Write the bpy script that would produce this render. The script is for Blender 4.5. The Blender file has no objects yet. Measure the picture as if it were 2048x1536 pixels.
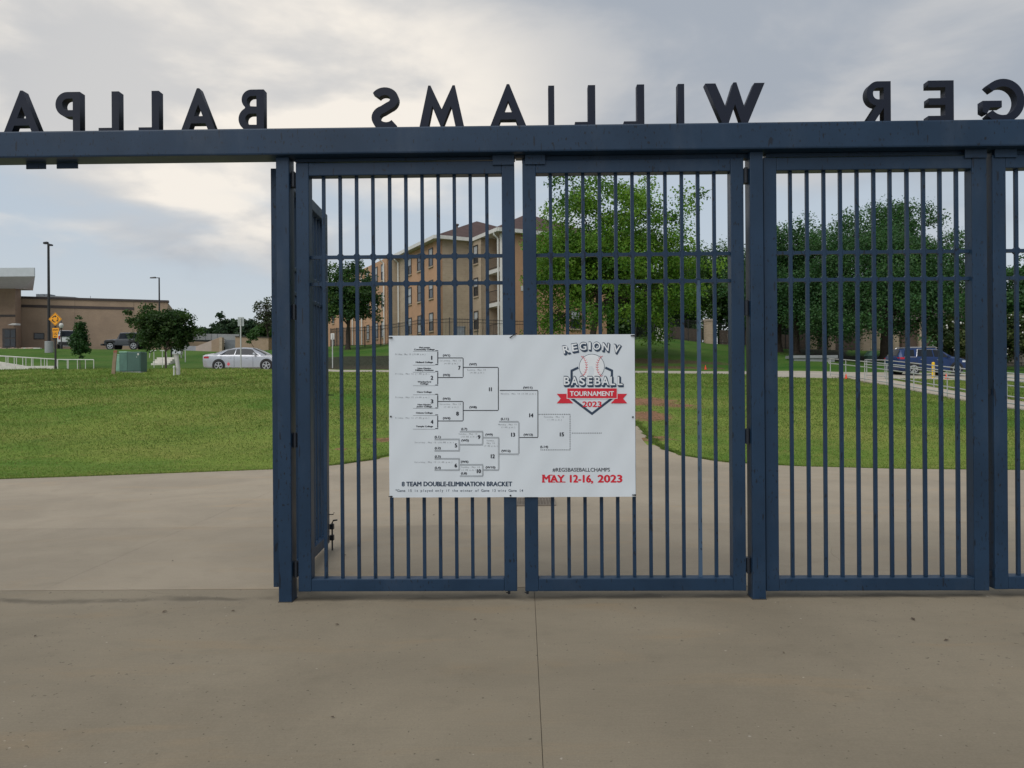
import bpy, bmesh, math, random
import numpy as np
from mathutils import Vector, Matrix

random.seed(7)
rng = np.random.default_rng(7)
R = math.radians
SC = bpy.context.scene
COL = SC.collection

# ------------------------------------------------------------------ camera
F_PX, V0 = 1530.0, 765.0              # focal length and horizon row, in photo pixels (2048 wide)
YAW, ROLL = 0.016, 0.0070
CAM = Vector((0.0, 0.0, 1.6))
FWD = Vector((-math.sin(YAW), math.cos(YAW), 0))
RT0 = Vector((math.cos(YAW), math.sin(YAW), 0))
UP0 = Vector((0, 0, 1))
RGT = RT0 * math.cos(ROLL) - UP0 * math.sin(ROLL)
UPV = UP0 * math.cos(ROLL) + RT0 * math.sin(ROLL)
cd = bpy.data.cameras.new('camera')
cam = bpy.data.objects.new('camera', cd)
COL.objects.link(cam)
cam.matrix_world = Matrix(((RGT.x, UPV.x, -FWD.x, CAM.x), (RGT.y, UPV.y, -FWD.y, CAM.y),
                           (RGT.z, UPV.z, -FWD.z, CAM.z), (0, 0, 0, 1)))
cd.sensor_width = 36.0
cd.lens = 36.0 * F_PX / 2048.0
cd.shift_y = -3.0 / 2048.0
cd.clip_start = 0.05
cd.clip_end = 3000
SC.camera = cam

# ------------------------------------------------------------------ light
SUN_EL, SUN_AZ = R(52), R(-148)     # broad soft sun added high behind the camera's left to fill surfaces facing it
SUN_DIR = Vector((math.sin(SUN_AZ) * math.cos(SUN_EL), math.cos(SUN_AZ) * math.cos(SUN_EL), math.sin(SUN_EL)))
ld = bpy.data.lights.new('sun', 'SUN')
ld.energy = 1.5
ld.angle = R(60)
ld.color = (1.0, 0.97, 0.93)
sun = bpy.data.objects.new('sun', ld)
sun.rotation_euler = SUN_DIR.to_track_quat('Z', 'Y').to_euler()
COL.objects.link(sun)

world = bpy.data.worlds.new('World')
SC.world = world
world.use_nodes = True
wn, wl = world.node_tree.nodes, world.node_tree.links
wn.clear()


def wnode(t, **kw):
    n = wn.new(t)
    for k, v in kw.items():
        setattr(n, k, v)
    return n


def wmath(op, a, b=None, c=None, clamp=False):
    n = wnode('ShaderNodeMath', operation=op, use_clamp=clamp)
    for i, x in enumerate((a, b, c)):
        if x is None:
            continue
        if isinstance(x, (int, float)):
            n.inputs[i].default_value = x
        else:
            wl.new(x, n.inputs[i])
    return n.outputs[0]


def wmix(f, a, b, mode='MIX'):
    n = wnode('ShaderNodeMix', data_type='RGBA', blend_type=mode)
    for sock, x in ((n.inputs[0], f), (n.inputs[6], a), (n.inputs[7], b)):
        if isinstance(x, (int, float)):
            sock.default_value = x
        elif isinstance(x, tuple):
            sock.default_value = (*x, 1)
        else:
            wl.new(x, sock)
    return n.outputs[2]


def wsmooth(x, lo, hi):
    n = wnode('ShaderNodeMapRange', interpolation_type='SMOOTHSTEP')
    wl.new(x, n.inputs[0])
    n.inputs[1].default_value, n.inputs[2].default_value = lo, hi
    return n.outputs[0]


def wnoise(vec, scale, detail=6, rough=0.55, dist=0.0):
    n = wnode('ShaderNodeTexNoise')
    wl.new(vec, n.inputs['Vector'])
    n.inputs['Scale'].default_value = scale
    n.inputs['Detail'].default_value = detail
    n.inputs['Roughness'].default_value = rough
    n.inputs['Distortion'].default_value = dist
    return n.outputs[0]


sky = wnode('ShaderNodeTexSky', sky_type='NISHITA', sun_disc=False)
sky.sun_elevation, sky.sun_rotation = SUN_EL, SUN_AZ
sky.air_density, sky.dust_density, sky.ozone_density = 1.0, 2.0, 1.0
tc = wnode('ShaderNodeTexCoord')
nv = wnode('ShaderNodeVectorMath', operation='NORMALIZE')
wl.new(tc.outputs['Generated'], nv.inputs[0])
sep = wnode('ShaderNodeSeparateXYZ')
wl.new(nv.outputs[0], sep.inputs[0])
zz = wmath('MAXIMUM', sep.outputs[2], 0.0)
den = wmath('ADD', zz, 0.22)
cv = wnode('ShaderNodeCombineXYZ')
wl.new(wmath('DIVIDE', sep.outputs[0], den), cv.inputs[0])
wl.new(wmath('DIVIDE', sep.outputs[1], den), cv.inputs[1])
wl.new(wmath('MULTIPLY', zz, 2.0), cv.inputs[2])
big = wnoise(cv.outputs[0], 1.05, 6, 0.50, 0.25)
mid = wnoise(cv.outputs[0], 2.1, 7, 0.52, 0.25)
dp = wnode('ShaderNodeVectorMath', operation='DOT_PRODUCT')
wl.new(nv.outputs[0], dp.inputs[0])
gdir = Vector((-0.36, 1.0, 0.285)).normalized()
dp.inputs[1].default_value = gdir
glow = wmath('MULTIPLY', wsmooth(dp.outputs['Value'], 0.90, 0.995), wsmooth(zz, 0.11, 0.23))
# the cloud deck overhead thins out to a paler sky low down
edge = wmath('ADD', wmath('ADD', zz, wmath('MULTIPLY', glow, 0.05)), wmath('MULTIPLY', wmath('SUBTRACT', big, 0.5), 0.62))
deck = wsmooth(edge, 0.20, 0.33)
low = wsmooth(mid, 0.53, 0.70)
lowm = wmath('MULTIPLY', low, wmath('MULTIPLY', wsmooth(zz, 0.05, 0.16), 0.45))
mask = wmath('MAXIMUM', deck, lowm)
lit = wmath('ADD', wmath('MULTIPLY', wsmooth(mid, 0.42, 0.70), 0.34), wmath('MULTIPLY', glow, wmath('ADD', 0.45, wmath('MULTIPLY', wsmooth(mid, 0.36, 0.60), 0.5))), clamp=True)
cloud = wmix(lit, (3.75, 4.15, 4.75), (9.0, 8.45, 7.7))
hazec = wmix(wsmooth(zz, 0.0, 0.22), (6.2, 6.6, 6.85), (5.15, 5.9, 6.7))
clear = wmix(0.90, sky.outputs[0], hazec)
fin = wmix(mask, clear, cloud)
bg = wnode('ShaderNodeBackground')
bg.inputs[1].default_value = 0.075
wl.new(fin, bg.inputs[0])
wo = wnode('ShaderNodeOutputWorld')
wl.new(bg.outputs[0], wo.inputs[0])

SC.view_settings.view_transform = 'Standard'
SC.view_settings.look = 'None'
SC.view_settings.exposure = 0.45
SC.view_settings.gamma = 1.0
SC.view_settings.use_curve_mapping = False
SC.cycles.max_bounces = 6
SC.cycles.transparent_max_bounces = 8


# ------------------------------------------------------------------ geometry helpers
def ray(u, v):
    return FWD + RGT * ((u - 1024) / F_PX) - UPV * ((v - V0) / F_PX)


def P(u, v, Y):
    """the point of the plane y = Y that lies in the direction of photo pixel (u, v)"""
    d = ray(u, v)
    return CAM + d * ((Y - CAM.y) / d.y)


def zn(x):
    return 0.0036 * max(-8.0, min(8.0, x))


def smooth01(t):
    t = max(0.0, min(1.0, t))
    return t * t * (3 - 2 * t)


# ground profile: for a few directions, heights read off along the line of sight
def colm(u, pts):
    r = P(u, 700, 10.0).x / 10.0
    out = []
    for Y, k, val in pts:
        out.append((Y, P(u, val, Y).z if k == 'v' else val))
    return r, out


def chain(u, crest, road, rest):
    a = [(15, 'z', 0.0), (42, 'v', crest)] + road + rest
    return colm(u, a)


LEFT_ROAD = [(43.2, 'z', 2.46), (46, 'z', 2.36), (52, 'z', 2.40)]
COLS = [
    chain(-500, 738, LEFT_ROAD, [(57, 'z', 2.55), (76, 'z', 5.3), (95, 'z', 5.7), (160, 'z', 7), (1500, 'z', 9)]),
    chain(0, 738.5, LEFT_ROAD, [(57, 'z', 2.65), (76, 'v', 697), (95, 'z', 5.7), (160, 'z', 7), (1500, 'z', 9)]),
    chain(300, 738, LEFT_ROAD, [(57, 'z', 2.8), (76, 'v', 699), (95, 'z', 5.6), (160, 'z', 7), (1500, 'z', 9)]),
    chain(470, 737.5, LEFT_ROAD, [(57, 'z', 2.9), (72, 'v', 703), (95, 'z', 5.5), (160, 'z', 7.5), (1500, 'z', 10)]),
    chain(600, 739, [(43.2, 'v', 741), (52, 'v', 737)], [(58, 'v', 715), (75, 'v', 697), (95, 'z', 5.9), (160, 'z', 8), (1500, 'z', 12)]),
    chain(700, 745, [(43.2, 'v', 744), (52, 'v', 740.5)], [(57, 'v', 713), (69, 'v', 695), (82, 'v', 690), (160, 'z', 8), (1500, 'z', 12)]),
    chain(890, 745.5, [(43.2, 'v', 745), (52, 'v', 741)], [(58, 'v', 705), (64, 'v', 678), (72, 'z', 5.75), (160, 'z', 7), (1500, 'z', 12)]),
    chain(1100, 746, [(43.2, 'v', 745.5), (52, 'v', 741.5)], [(58, 'v', 708), (66, 'v', 678), (74, 'z', 5.8), (160, 'z', 7), (1500, 'z', 12)]),
    chain(1285, 747, [(43.2, 'v', 746.5), (52, 'v', 742)], [(58, 'v', 714), (65, 'v', 690), (76, 'v', 674), (160, 'z', 7), (1500, 'z', 12)]),
    chain(1480, 748.5, [(43.2, 'v', 748), (52, 'v', 743)], [(60, 'v', 715), (76, 'v', 690), (160, 'z', 6.5), (1500, 'z', 12)]),
    chain(1570, 756, [(43.2, 'v', 755), (52, 'v', 742)], [(60, 'v', 722), (76, 'v', 698), (160, 'z', 6), (1500, 'z', 12)]),
    chain(1750, 758, [(43.2, 'v', 757.5), (52, 'v', 745)], [(60, 'v', 726), (76, 'v', 701), (160, 'z', 6), (1500, 'z', 12)]),
    chain(2048, 763, [(43.2, 'v', 762), (52, 'v', 749)], [(60, 'v', 737), (76, 'v', 715), (160, 'z', 6), (1500, 'z', 12)]),
    chain(2700, 770, [(43.2, 'z', 1.35), (52, 'z', 1.8)], [(60, 'z', 2.4), (76, 'z', 4), (160, 'z', 6), (1500, 'z', 12)]),
]
COL_R = [c[0] for c in COLS]
COL_Y = [np.array([p[0] for p in c[1]]) for c in COLS]
COL_Z = [np.array([p[1] for p in c[1]]) for c in COLS]


def terrain(x, y):
    """height of the ground; works on arrays"""
    x = np.asarray(x, float)
    y = np.asarray(y, float)
    r = np.clip(x / np.maximum(y, 1.0), COL_R[0], COL_R[-1])
    zs = np.stack([np.interp(y, COL_Y[i], COL_Z[i]) for i in range(len(COLS))])
    idx = np.clip(np.searchsorted(COL_R, r) - 1, 0, len(COLS) - 2)
    r0 = np.array(COL_R)[idx]
    r1 = np.array(COL_R)[idx + 1]
    t = (r - r0) / (r1 - r0)
    t = t * t * (3 - 2 * t)
    z0 = np.take_along_axis(zs.reshape(len(COLS), -1), idx.reshape(1, -1), 0).reshape(idx.shape)
    z1 = np.take_along_axis(zs.reshape(len(COLS), -1), (idx + 1).reshape(1, -1), 0).reshape(idx.shape)
    z = z0 + (z1 - z0) * t
    near = np.clip((15.0 - y) / 3.0, 0, 1)
    return z + near * 0.0036 * np.clip(x, -8, 8)


def tz(x, y):
    return float(terrain(np.array([x]), np.array([y]))[0])


def on_ground(u, Y):
    """ground point at depth Y in the vertical plane of photo column u (about row 720)"""
    p = P(u, 730, Y)
    return Vector((p.x, Y, tz(p.x, Y)))


ORG = {}


def tag(o, label=None, cat=None, group=None, kind=None):
    for k, v in (('label', label), ('category', cat), ('group', group), ('kind', kind)):
        if v:
            o[k] = v
    return o


def thing(name, label, cat, loc=(0, 0, 0), rz=0.0, group=None):
    o = bpy.data.objects.new(name, None)
    COL.objects.link(o)
    o.empty_display_size = 0.3
    o.location = loc
    o.rotation_euler = (0, 0, rz)
    ORG[o.name] = Vector(loc)
    return tag(o, label, cat, group)


def mesh_obj(name, me, m, parent=None):
    o = bpy.data.objects.new(name, me)
    COL.objects.link(o)
    if parent is not None:
        o.parent = parent
        ORG[o.name] = ORG.get(parent.name, Vector((0, 0, 0)))
    if m is not None:
        if isinstance(m, (list, tuple)):
            for x in m:
                me.materials.append(x)
        else:
            me.materials.append(m)
    return o


def dup(o, parent=None, loc=None, rz=None):
    c = o.copy()
    COL.objects.link(c)
    if parent is not None:
        c.parent = parent
    if loc is not None:
        c.location = loc
    if rz is not None:
        c.rotation_euler = (0, 0, rz)
    for ch in o.children:
        dup(ch, c)
    return c


class MB:
    """collects polygons and links them as one mesh object"""

    def __init__(self):
        self.v, self.f = [], []

    def add(self, vs, fs):
        n = len(self.v)
        self.v += [tuple(p) for p in vs]
        self.f += [tuple(i + n for i in f) for f in fs]
        return self

    def box(self, a, b):
        x0, y0, z0 = a
        x1, y1, z1 = b
        return self.hexa([(x0, y0, z0), (x1, y0, z0), (x1, y1, z0), (x0, y1, z0),
                          (x0, y0, z1), (x1, y0, z1), (x1, y1, z1), (x0, y1, z1)])

    def hexa(self, p):
        return self.add(p, [(3, 2, 1, 0), (4, 5, 6, 7), (0, 1, 5, 4), (1, 2, 6, 5), (2, 3, 7, 6), (3, 0, 4, 7)])

    def bar(self, p, q, w, d, side=Vector((1, 0, 0))):
        """square bar from p to q, w across `side`, d the other way"""
        p, q = Vector(p), Vector(q)
        ax = (q - p).normalized()
        s = (side - ax * side.dot(ax)).normalized()
        t = ax.cross(s).normalized()
        s, t = s * (w / 2), t * (d / 2)
        ps = [p - s - t, p + s - t, p + s + t, p - s + t, q - s - t, q + s - t, q + s + t, q - s + t]
        return self.hexa(ps)

    def tube(self, pts, rad, n=8, cap=True):
        pts = [Vector(p) for p in pts]
        if isinstance(rad, (int, float)):
            rad = [rad] * len(pts)
        rings = []
        ref = Vector((0.31, 0.17, 0.93))
        for i, p in enumerate(pts):
            a = pts[max(0, i - 1)]
            b = pts[min(len(pts) - 1, i + 1)]
            ax = (b - a).normalized()
            if abs(ax.dot(ref)) > 0.97:
                ref = Vector((0.9, 0.3, 0.1))
            s = ax.cross(ref).normalized()
            t = ax.cross(s)
            rings.append([p + (s * math.cos(2 * math.pi * k / n) + t * math.sin(2 * math.pi * k / n)) * rad[i] for k in range(n)])
        vs = [q for r in rings for q in r]
        fs = []
        for i in range(len(pts) - 1):
            for k in range(n):
                k2 = (k + 1) % n
                fs.append((i * n + k, i * n + k2, (i + 1) * n + k2, (i + 1) * n + k))
        if cap:
            fs.append(tuple(range(n - 1, -1, -1)))
            fs.append(tuple((len(pts) - 1) * n + k for k in range(n)))
        return self.add(vs, fs)

    def lathe(self, prof, n=16, axis='z', center=(0, 0, 0)):
        """profile of (radius, height) turned about an axis"""
        c = Vector(center)
        vs = []
        for r, h in prof:
            for k in range(n):
                a = 2 * math.pi * k / n
                x, y = r * math.cos(a), r * math.sin(a)
                vs.append(c + (Vector((x, y, h)) if axis == 'z' else Vector((x, h, y))))
        fs = []
        for i in range(len(prof) - 1):
            for k in range(n):
                k2 = (k + 1) % n
                fs.append((i * n + k, i * n + k2, (i + 1) * n + k2, (i + 1) * n + k))
        fs.append(tuple(range(n - 1, -1, -1)))
        fs.append(tuple((len(prof) - 1) * n + k for k in range(n)))
        return self.add(vs, fs)

    def prism(self, poly, off):
        """planar polygon (3-D points) thickened by the vector off"""
        off = Vector(off)
        n = len(poly)
        a = [Vector(p) for p in poly]
        vs = a + [p + off for p in a]
        fs = [tuple(range(n - 1, -1, -1)), tuple(range(n, 2 * n))]
        for i in range(n):
            j = (i + 1) % n
            fs.append((i, j, n + j, n + i))
        return self.add(vs, fs)

    def mesh(self, name, org=Vector((0, 0, 0)), smooth=None, bevel=0):
        me = bpy.data.meshes.new(name)
        o = Vector(org)
        me.from_pydata([(x - o.x, y - o.y, z - o.z) for x, y, z in self.v], [], self.f)
        bm = bmesh.new()
        bm.from_mesh(me)
        if bevel:
            es = [e for e in bm.edges if len(e.link_faces) == 2 and e.calc_face_angle(0) > 0.6]
            bmesh.ops.bevel(bm, geom=es, offset=bevel, segments=2, affect='EDGES', profile=0.6, clamp_overlap=True)
        bmesh.ops.recalc_face_normals(bm, faces=bm.faces)
        bm.to_mesh(me)
        bm.free()
        if smooth:
            me.polygons.foreach_set('use_smooth', [True] * len(me.polygons))
            me.set_sharp_from_angle(angle=R(smooth))
        me.update()
        return me

    def build(self, name, m, parent=None, smooth=None, local=False, bevel=0):
        org = Vector((0, 0, 0)) if (parent is None or local) else ORG.get(parent.name, Vector((0, 0, 0)))
        return mesh_obj(name, self.mesh(name, org, smooth, bevel), m, parent)


def np_mesh(name, verts, faces_flat, per, org=(0, 0, 0)):
    """fast mesh from arrays; every face has `per` corners"""
    me = bpy.data.meshes.new(name)
    nv_, nf = len(verts), len(faces_flat) // per
    me.vertices.add(nv_)
    me.vertices.foreach_set('co', (np.asarray(verts, np.float32) - np.asarray(org, np.float32)).ravel())
    me.loops.add(nf * per)
    me.loops.foreach_set('vertex_index', np.asarray(faces_flat, np.int32))
    me.polygons.add(nf)
    me.polygons.foreach_set('loop_start', np.arange(0, nf * per, per, dtype=np.int32))
    me.update(calc_edges=True)
    return me


# ------------------------------------------------------------------ materials
class MT:
    def __init__(self, name):
        self.m = bpy.data.materials.new(name)
        self.m.use_nodes = True
        self.n, self.l = self.m.node_tree.nodes, self.m.node_tree.links
        self.b = self.n['Principled BSDF']
        self.out = self.n['Material Output']

    def node(self, t, **kw):
        x = self.n.new(t)
        for k, v in kw.items():
            setattr(x, k, v)
        return x

    def set(self, sock, x):
        if isinstance(x, (int, float)):
            sock.default_value = x
        elif isinstance(x, tuple):
            sock.default_value = (*x, 1) if len(x) == 3 and sock.type == 'RGBA' else x
        else:
            self.l.new(x, sock)

    def pos(self, scale=(1, 1, 1), rot=(0, 0, 0)):
        g = self.node('ShaderNodeNewGeometry')
        mp = self.node('ShaderNodeMapping')
        mp.inputs['Scale'].default_value = scale
        mp.inputs['Rotation'].default_value = rot
        self.l.new(g.outputs['Position'], mp.inputs[0])
        return mp.outputs[0]

    def noise(self, vec, scale, detail=4, rough=0.55, dist=0):
        x = self.node('ShaderNodeTexNoise')
        self.l.new(vec, x.inputs['Vector'])
        for k, v in (('Scale', scale), ('Detail', detail), ('Roughness', rough), ('Distortion', dist)):
            x.inputs[k].default_value = v
        return x.outputs[0]

    def ramp(self, x, lo, hi, a=0.0, b=1.0):
        k = self.node('ShaderNodeMapRange', interpolation_type='SMOOTHSTEP')
        self.set(k.inputs[0], x)
        for i, v in enumerate((lo, hi, a, b)):
            k.inputs[i + 1].default_value = v
        return k.outputs[0]

    def mix(self, f, a, b, mode='MIX'):
        k = self.node('ShaderNodeMix', data_type='RGBA', blend_type=mode)
        for s, x in ((k.inputs[0], f), (k.inputs[6], a), (k.inputs[7], b)):
            self.set(s, x)
        return k.outputs[2]

    def math(self, op, a, b=0.0):
        k = self.node('ShaderNodeMath', operation=op)
        self.set(k.inputs[0], a)
        self.set(k.inputs[1], b)
        return k.outputs[0]

    def attr(self, name):
        return self.node('ShaderNodeAttribute', attribute_name=name)

    def bump(self, h, strength=0.3, dist=0.01):
        k = self.node('ShaderNodeBump')
        k.inputs['Strength'].default_value = strength
        k.inputs['Distance'].default_value = dist
        self.l.new(h, k.inputs['Height'])
        self.l.new(k.outputs[0], self.b.inputs['Normal'])

    def fin(self, col, rough=0.6, metal=0.0, spec=None):
        self.set(self.b.inputs['Base Color'], col)
        self.set(self.b.inputs['Roughness'], rough)
        self.b.inputs['Metallic'].default_value = metal
        if spec is not None:
            self.b.inputs['Specular IOR Level'].default_value = spec
        return self.m


def simple(name, c, rough=0.6, metal=0.0, var=0.18, scale=3.0, bump=0.0, bscale=40, spec=None):
    t = MT(name)
    p = t.pos()
    n = t.noise(p, scale, 5)
    n2 = t.noise(p, scale * 9, 3)
    f = t.math('ADD', t.math('MULTIPLY', n, 0.7), t.math('MULTIPLY', n2, 0.3))
    dark = tuple(x * (1 - var) for x in c)
    lite = tuple(min(1, x * (1 + var)) for x in c)
    if bump:
        t.bump(t.noise(p, bscale, 4), bump, 0.01)
    return t.fin(t.mix(t.ramp(f, 0.3, 0.7), dark, lite), rough, metal, spec)


def brick_mat(name, c1, c2, mortar, axis='x', w=0.22, h=0.075):
    t = MT(name)
    g = t.node('ShaderNodeNewGeometry')
    s = t.node('ShaderNodeSeparateXYZ')
    t.l.new(g.outputs['Position'], s.inputs[0])
    cb = t.node('ShaderNodeCombineXYZ')
    a = t.math('ADD', s.outputs[0], t.math('MULTIPLY', s.outputs[1], 0.83))
    t.l.new(a, cb.inputs[0])
    t.l.new(s.outputs[2], cb.inputs[1])
    k = t.node('ShaderNodeTexBrick')
    t.l.new(cb.outputs[0], k.inputs['Vector'])
    k.inputs['Color1'].default_value = (*c1, 1)
    k.inputs['Color2'].default_value = (*c2, 1)
    k.inputs['Mortar'].default_value = (*mortar, 1)
    k.inputs['Scale'].default_value = 1.0
    k.inputs['Brick Width'].default_value = w
    k.inputs['Row Height'].default_value = h
    k.inputs['Mortar Size'].default_value = 0.008
    k.inputs['Bias'].default_value = 0.0
    n = t.noise(t.pos(), 0.35, 5)
    n3 = t.noise(t.pos((1, 1, 0.25)), 1.6, 4)
    col = t.mix(t.ramp(n, 0.3, 0.72), k.outputs[0], t.mix(0.75, k.outputs[0], (0.72, 0.72, 0.74), 'MULTIPLY'))
    col = t.mix(t.ramp(n3, 0.55, 0.8, 0, 0.35), col, tuple(x * 0.6 for x in c1))
    return t.fin(col, 0.85)


def concrete(name, c, stain=True):
    t = MT(name)
    p = t.pos()
    n1 = t.noise(p, 0.55, 6, 0.6, 0.4)
    n2 = t.noise(p, 3.2, 6, 0.65)
    n3 = t.noise(p, 90, 3, 0.6)
    n4 = t.noise(t.pos((0.5, 2.2, 1)), 1.3, 6, 0.62, 0.6)
    base = t.mix(t.ramp(n1, 0.32, 0.70), tuple(x * 0.87 for x in c), tuple(x * 1.08 for x in c))
    warm = (c[0] * 1.18, c[1] * 1.02, c[2] * 0.84)
    base = t.mix(t.ramp(n4, 0.52, 0.78, 0, 0.55), base, warm)
    base = t.mix(t.ramp(n2, 0.50, 0.80, 0, 0.38), base, tuple(x * 0.66 for x in c))
    base = t.mix(t.ramp(n3, 0.36, 0.66, 0, 1), t.mix(0.6, base, (0.86, 0.86, 0.86), 'MULTIPLY'), base)
    if stain:
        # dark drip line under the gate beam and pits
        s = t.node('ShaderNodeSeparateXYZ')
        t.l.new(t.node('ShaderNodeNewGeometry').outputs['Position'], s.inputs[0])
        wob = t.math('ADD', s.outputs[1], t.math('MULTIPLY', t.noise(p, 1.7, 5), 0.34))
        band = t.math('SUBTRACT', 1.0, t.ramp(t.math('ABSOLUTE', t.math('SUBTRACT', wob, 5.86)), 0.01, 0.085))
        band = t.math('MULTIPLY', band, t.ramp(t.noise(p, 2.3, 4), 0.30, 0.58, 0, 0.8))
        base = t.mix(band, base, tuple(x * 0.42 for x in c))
        pit = t.noise(p, 38, 2, 0.4)
        base = t.mix(t.ramp(pit, 0.715, 0.735, 0, 0.75), base, tuple(x * 0.30 for x in c))
        spk = t.noise(t.pos((1, 1, 1), (0, 0, 0.4)), 27, 1, 0.3)
        base = t.mix(t.ramp(spk, 0.80, 0.815, 0, 0.3), base, (0.62, 0.58, 0.52))
    broom = t.noise(t.pos((4, 150, 4), (0, 0, 0.03)), 1.0, 3, 0.6)
    base = t.mix(t.ramp(broom, 0.35, 0.65, 0, 0.30), base, t.mix(1.0, base, (0.82, 0.82, 0.83), 'MULTIPLY'))
    vor = t.node('ShaderNodeTexVoronoi', feature='DISTANCE_TO_EDGE')
    wv = t.node('ShaderNodeMix', data_type='VECTOR')
    wv.inputs[0].default_value = 0.16
    t.l.new(p, wv.inputs[4])
    nz = t.node('ShaderNodeTexNoise')
    t.l.new(p, nz.inputs['Vector'])
    nz.inputs['Scale'].default_value = 1.8
    nz.inputs['Detail'].default_value = 6
    t.l.new(nz.outputs['Color'], wv.inputs[5])
    t.l.new(wv.outputs[1], vor.inputs['Vector'])
    vor.inputs['Scale'].default_value = 0.31
    crk = t.math('MULTIPLY', t.math('SUBTRACT', 1.0, t.ramp(vor.outputs['Distance'], 0.0005, 0.0016)), t.ramp(t.noise(p, 0.45, 3), 0.56, 0.66, 0, 0.35))
    base = t.mix(crk, base, tuple(x * 0.35 for x in c))
    stk = t.noise(t.pos((0.35, 3.0, 1), (0, 0, 0.22)), 1.0, 5, 0.6)
    base = t.mix(t.ramp(stk, 0.56, 0.80, 0, 0.30), base, tuple(x * 0.76 for x in c))
    t.bump(t.math('ADD', t.math('ADD', t.noise(p, 160, 3), t.math('MULTIPLY', n2, 0.6)), t.math('MULTIPLY', broom, 0.5)), 0.16, 0.01)
    return t.fin(base, 0.78, 0, 0.35)


M_CONC = concrete('plaza_concrete', (0.240, 0.203, 0.145))  # plaza slab colours step lighter with distance, painting in the dimmer near light
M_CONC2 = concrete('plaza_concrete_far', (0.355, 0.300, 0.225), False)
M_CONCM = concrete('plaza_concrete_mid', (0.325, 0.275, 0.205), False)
M_WALK = concrete('walk_concrete', (0.46, 0.40, 0.33), False)
M_ROAD = concrete('road_concrete', (0.44, 0.40, 0.33), False)
M_KERB = simple('kerb', (0.62, 0.60, 0.54), 0.8, var=0.15)
M_JOINT = simple('joint', (0.13, 0.11, 0.085), 0.95)


def grass_nodes(t, p):
    a = t.noise(p, 0.16, 6, 0.6, 0.5)
    b = t.noise(p, 0.9, 6, 0.65)
    c = t.noise(p, 7.0, 5, 0.7)
    col = t.mix(t.ramp(a, 0.32, 0.68), (0.088, 0.172, 0.026), (0.190, 0.246, 0.050))
    big_ = t.noise(t.pos((0.10, 0.30, 0.2)), 1.0, 4, 0.55)
    col = t.mix(t.ramp(big_, 0.42, 0.66, 0, 0.55), col, (0.205, 0.215, 0.058))
    col = t.mix(t.ramp(big_, 0.30, 0.46, 0.45, 0), col, (0.060, 0.150, 0.024))
    col = t.mix(t.ramp(b, 0.50, 0.78, 0, 0.55), col, (0.25, 0.23, 0.070))
    col = t.mix(t.ramp(b, 0.25, 0.45, 0.55, 0), col, (0.050, 0.13, 0.02))
    col = t.mix(t.ramp(c, 0.30, 0.70), t.mix(0.6, col, (0.60, 0.64, 0.56), 'MULTIPLY'), t.mix(0.5, col, (1.3, 1.25, 1.2), 'MULTIPLY'))
    d = t.attr('dirt')
    sep = t.node('ShaderNodeSeparateColor')
    t.l.new(d.outputs['Color'], sep.inputs[0])
    dn = t.math('ADD', sep.outputs[0], t.math('MULTIPLY', t.math('SUBTRACT', t.noise(p, 2.2, 6, 0.7), 0.5), 1.1))
    f = t.math('MULTIPLY', t.ramp(dn, 0.42, 0.66), t.ramp(sep.outputs[0], 0.05, 0.25))
    soil = t.mix(t.ramp(c, 0.3, 0.7), (0.15, 0.085, 0.050), (0.30, 0.165, 0.095))
    col = t.mix(f, col, soil)
    mul = t.mix(t.ramp(c, 0.3, 0.7), (0.050, 0.036, 0.026), (0.13, 0.10, 0.072))
    mn = t.math('ADD', sep.outputs[1], t.math('MULTIPLY', t.math('SUBTRACT', t.noise(p, 1.1, 5), 0.5), 0.5))
    col = t.mix(t.ramp(mn, 0.4, 0.6), col, mul)
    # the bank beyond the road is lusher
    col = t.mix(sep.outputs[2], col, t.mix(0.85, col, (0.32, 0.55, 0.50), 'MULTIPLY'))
    return col, c


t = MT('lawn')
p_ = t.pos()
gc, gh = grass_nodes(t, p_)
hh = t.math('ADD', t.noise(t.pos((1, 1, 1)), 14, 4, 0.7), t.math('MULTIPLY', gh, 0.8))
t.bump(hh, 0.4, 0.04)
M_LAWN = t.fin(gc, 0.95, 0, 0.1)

t = MT('grass_blade')
at = t.attr('bcol')
tr = t.node('ShaderNodeBsdfTranslucent')
t.l.new(at.outputs['Color'], tr.inputs[0])
mx = t.node('ShaderNodeMixShader')
mx.inputs[0].default_value = 0.35
t.fin(at.outputs['Color'], 0.7, 0, 0.15)
t.l.new(t.b.outputs[0], mx.inputs[1])
t.l.new(tr.outputs[0], mx.inputs[2])
t.l.new(mx.outputs[0], t.out.inputs[0])
M_BLADE = t.m


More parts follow.
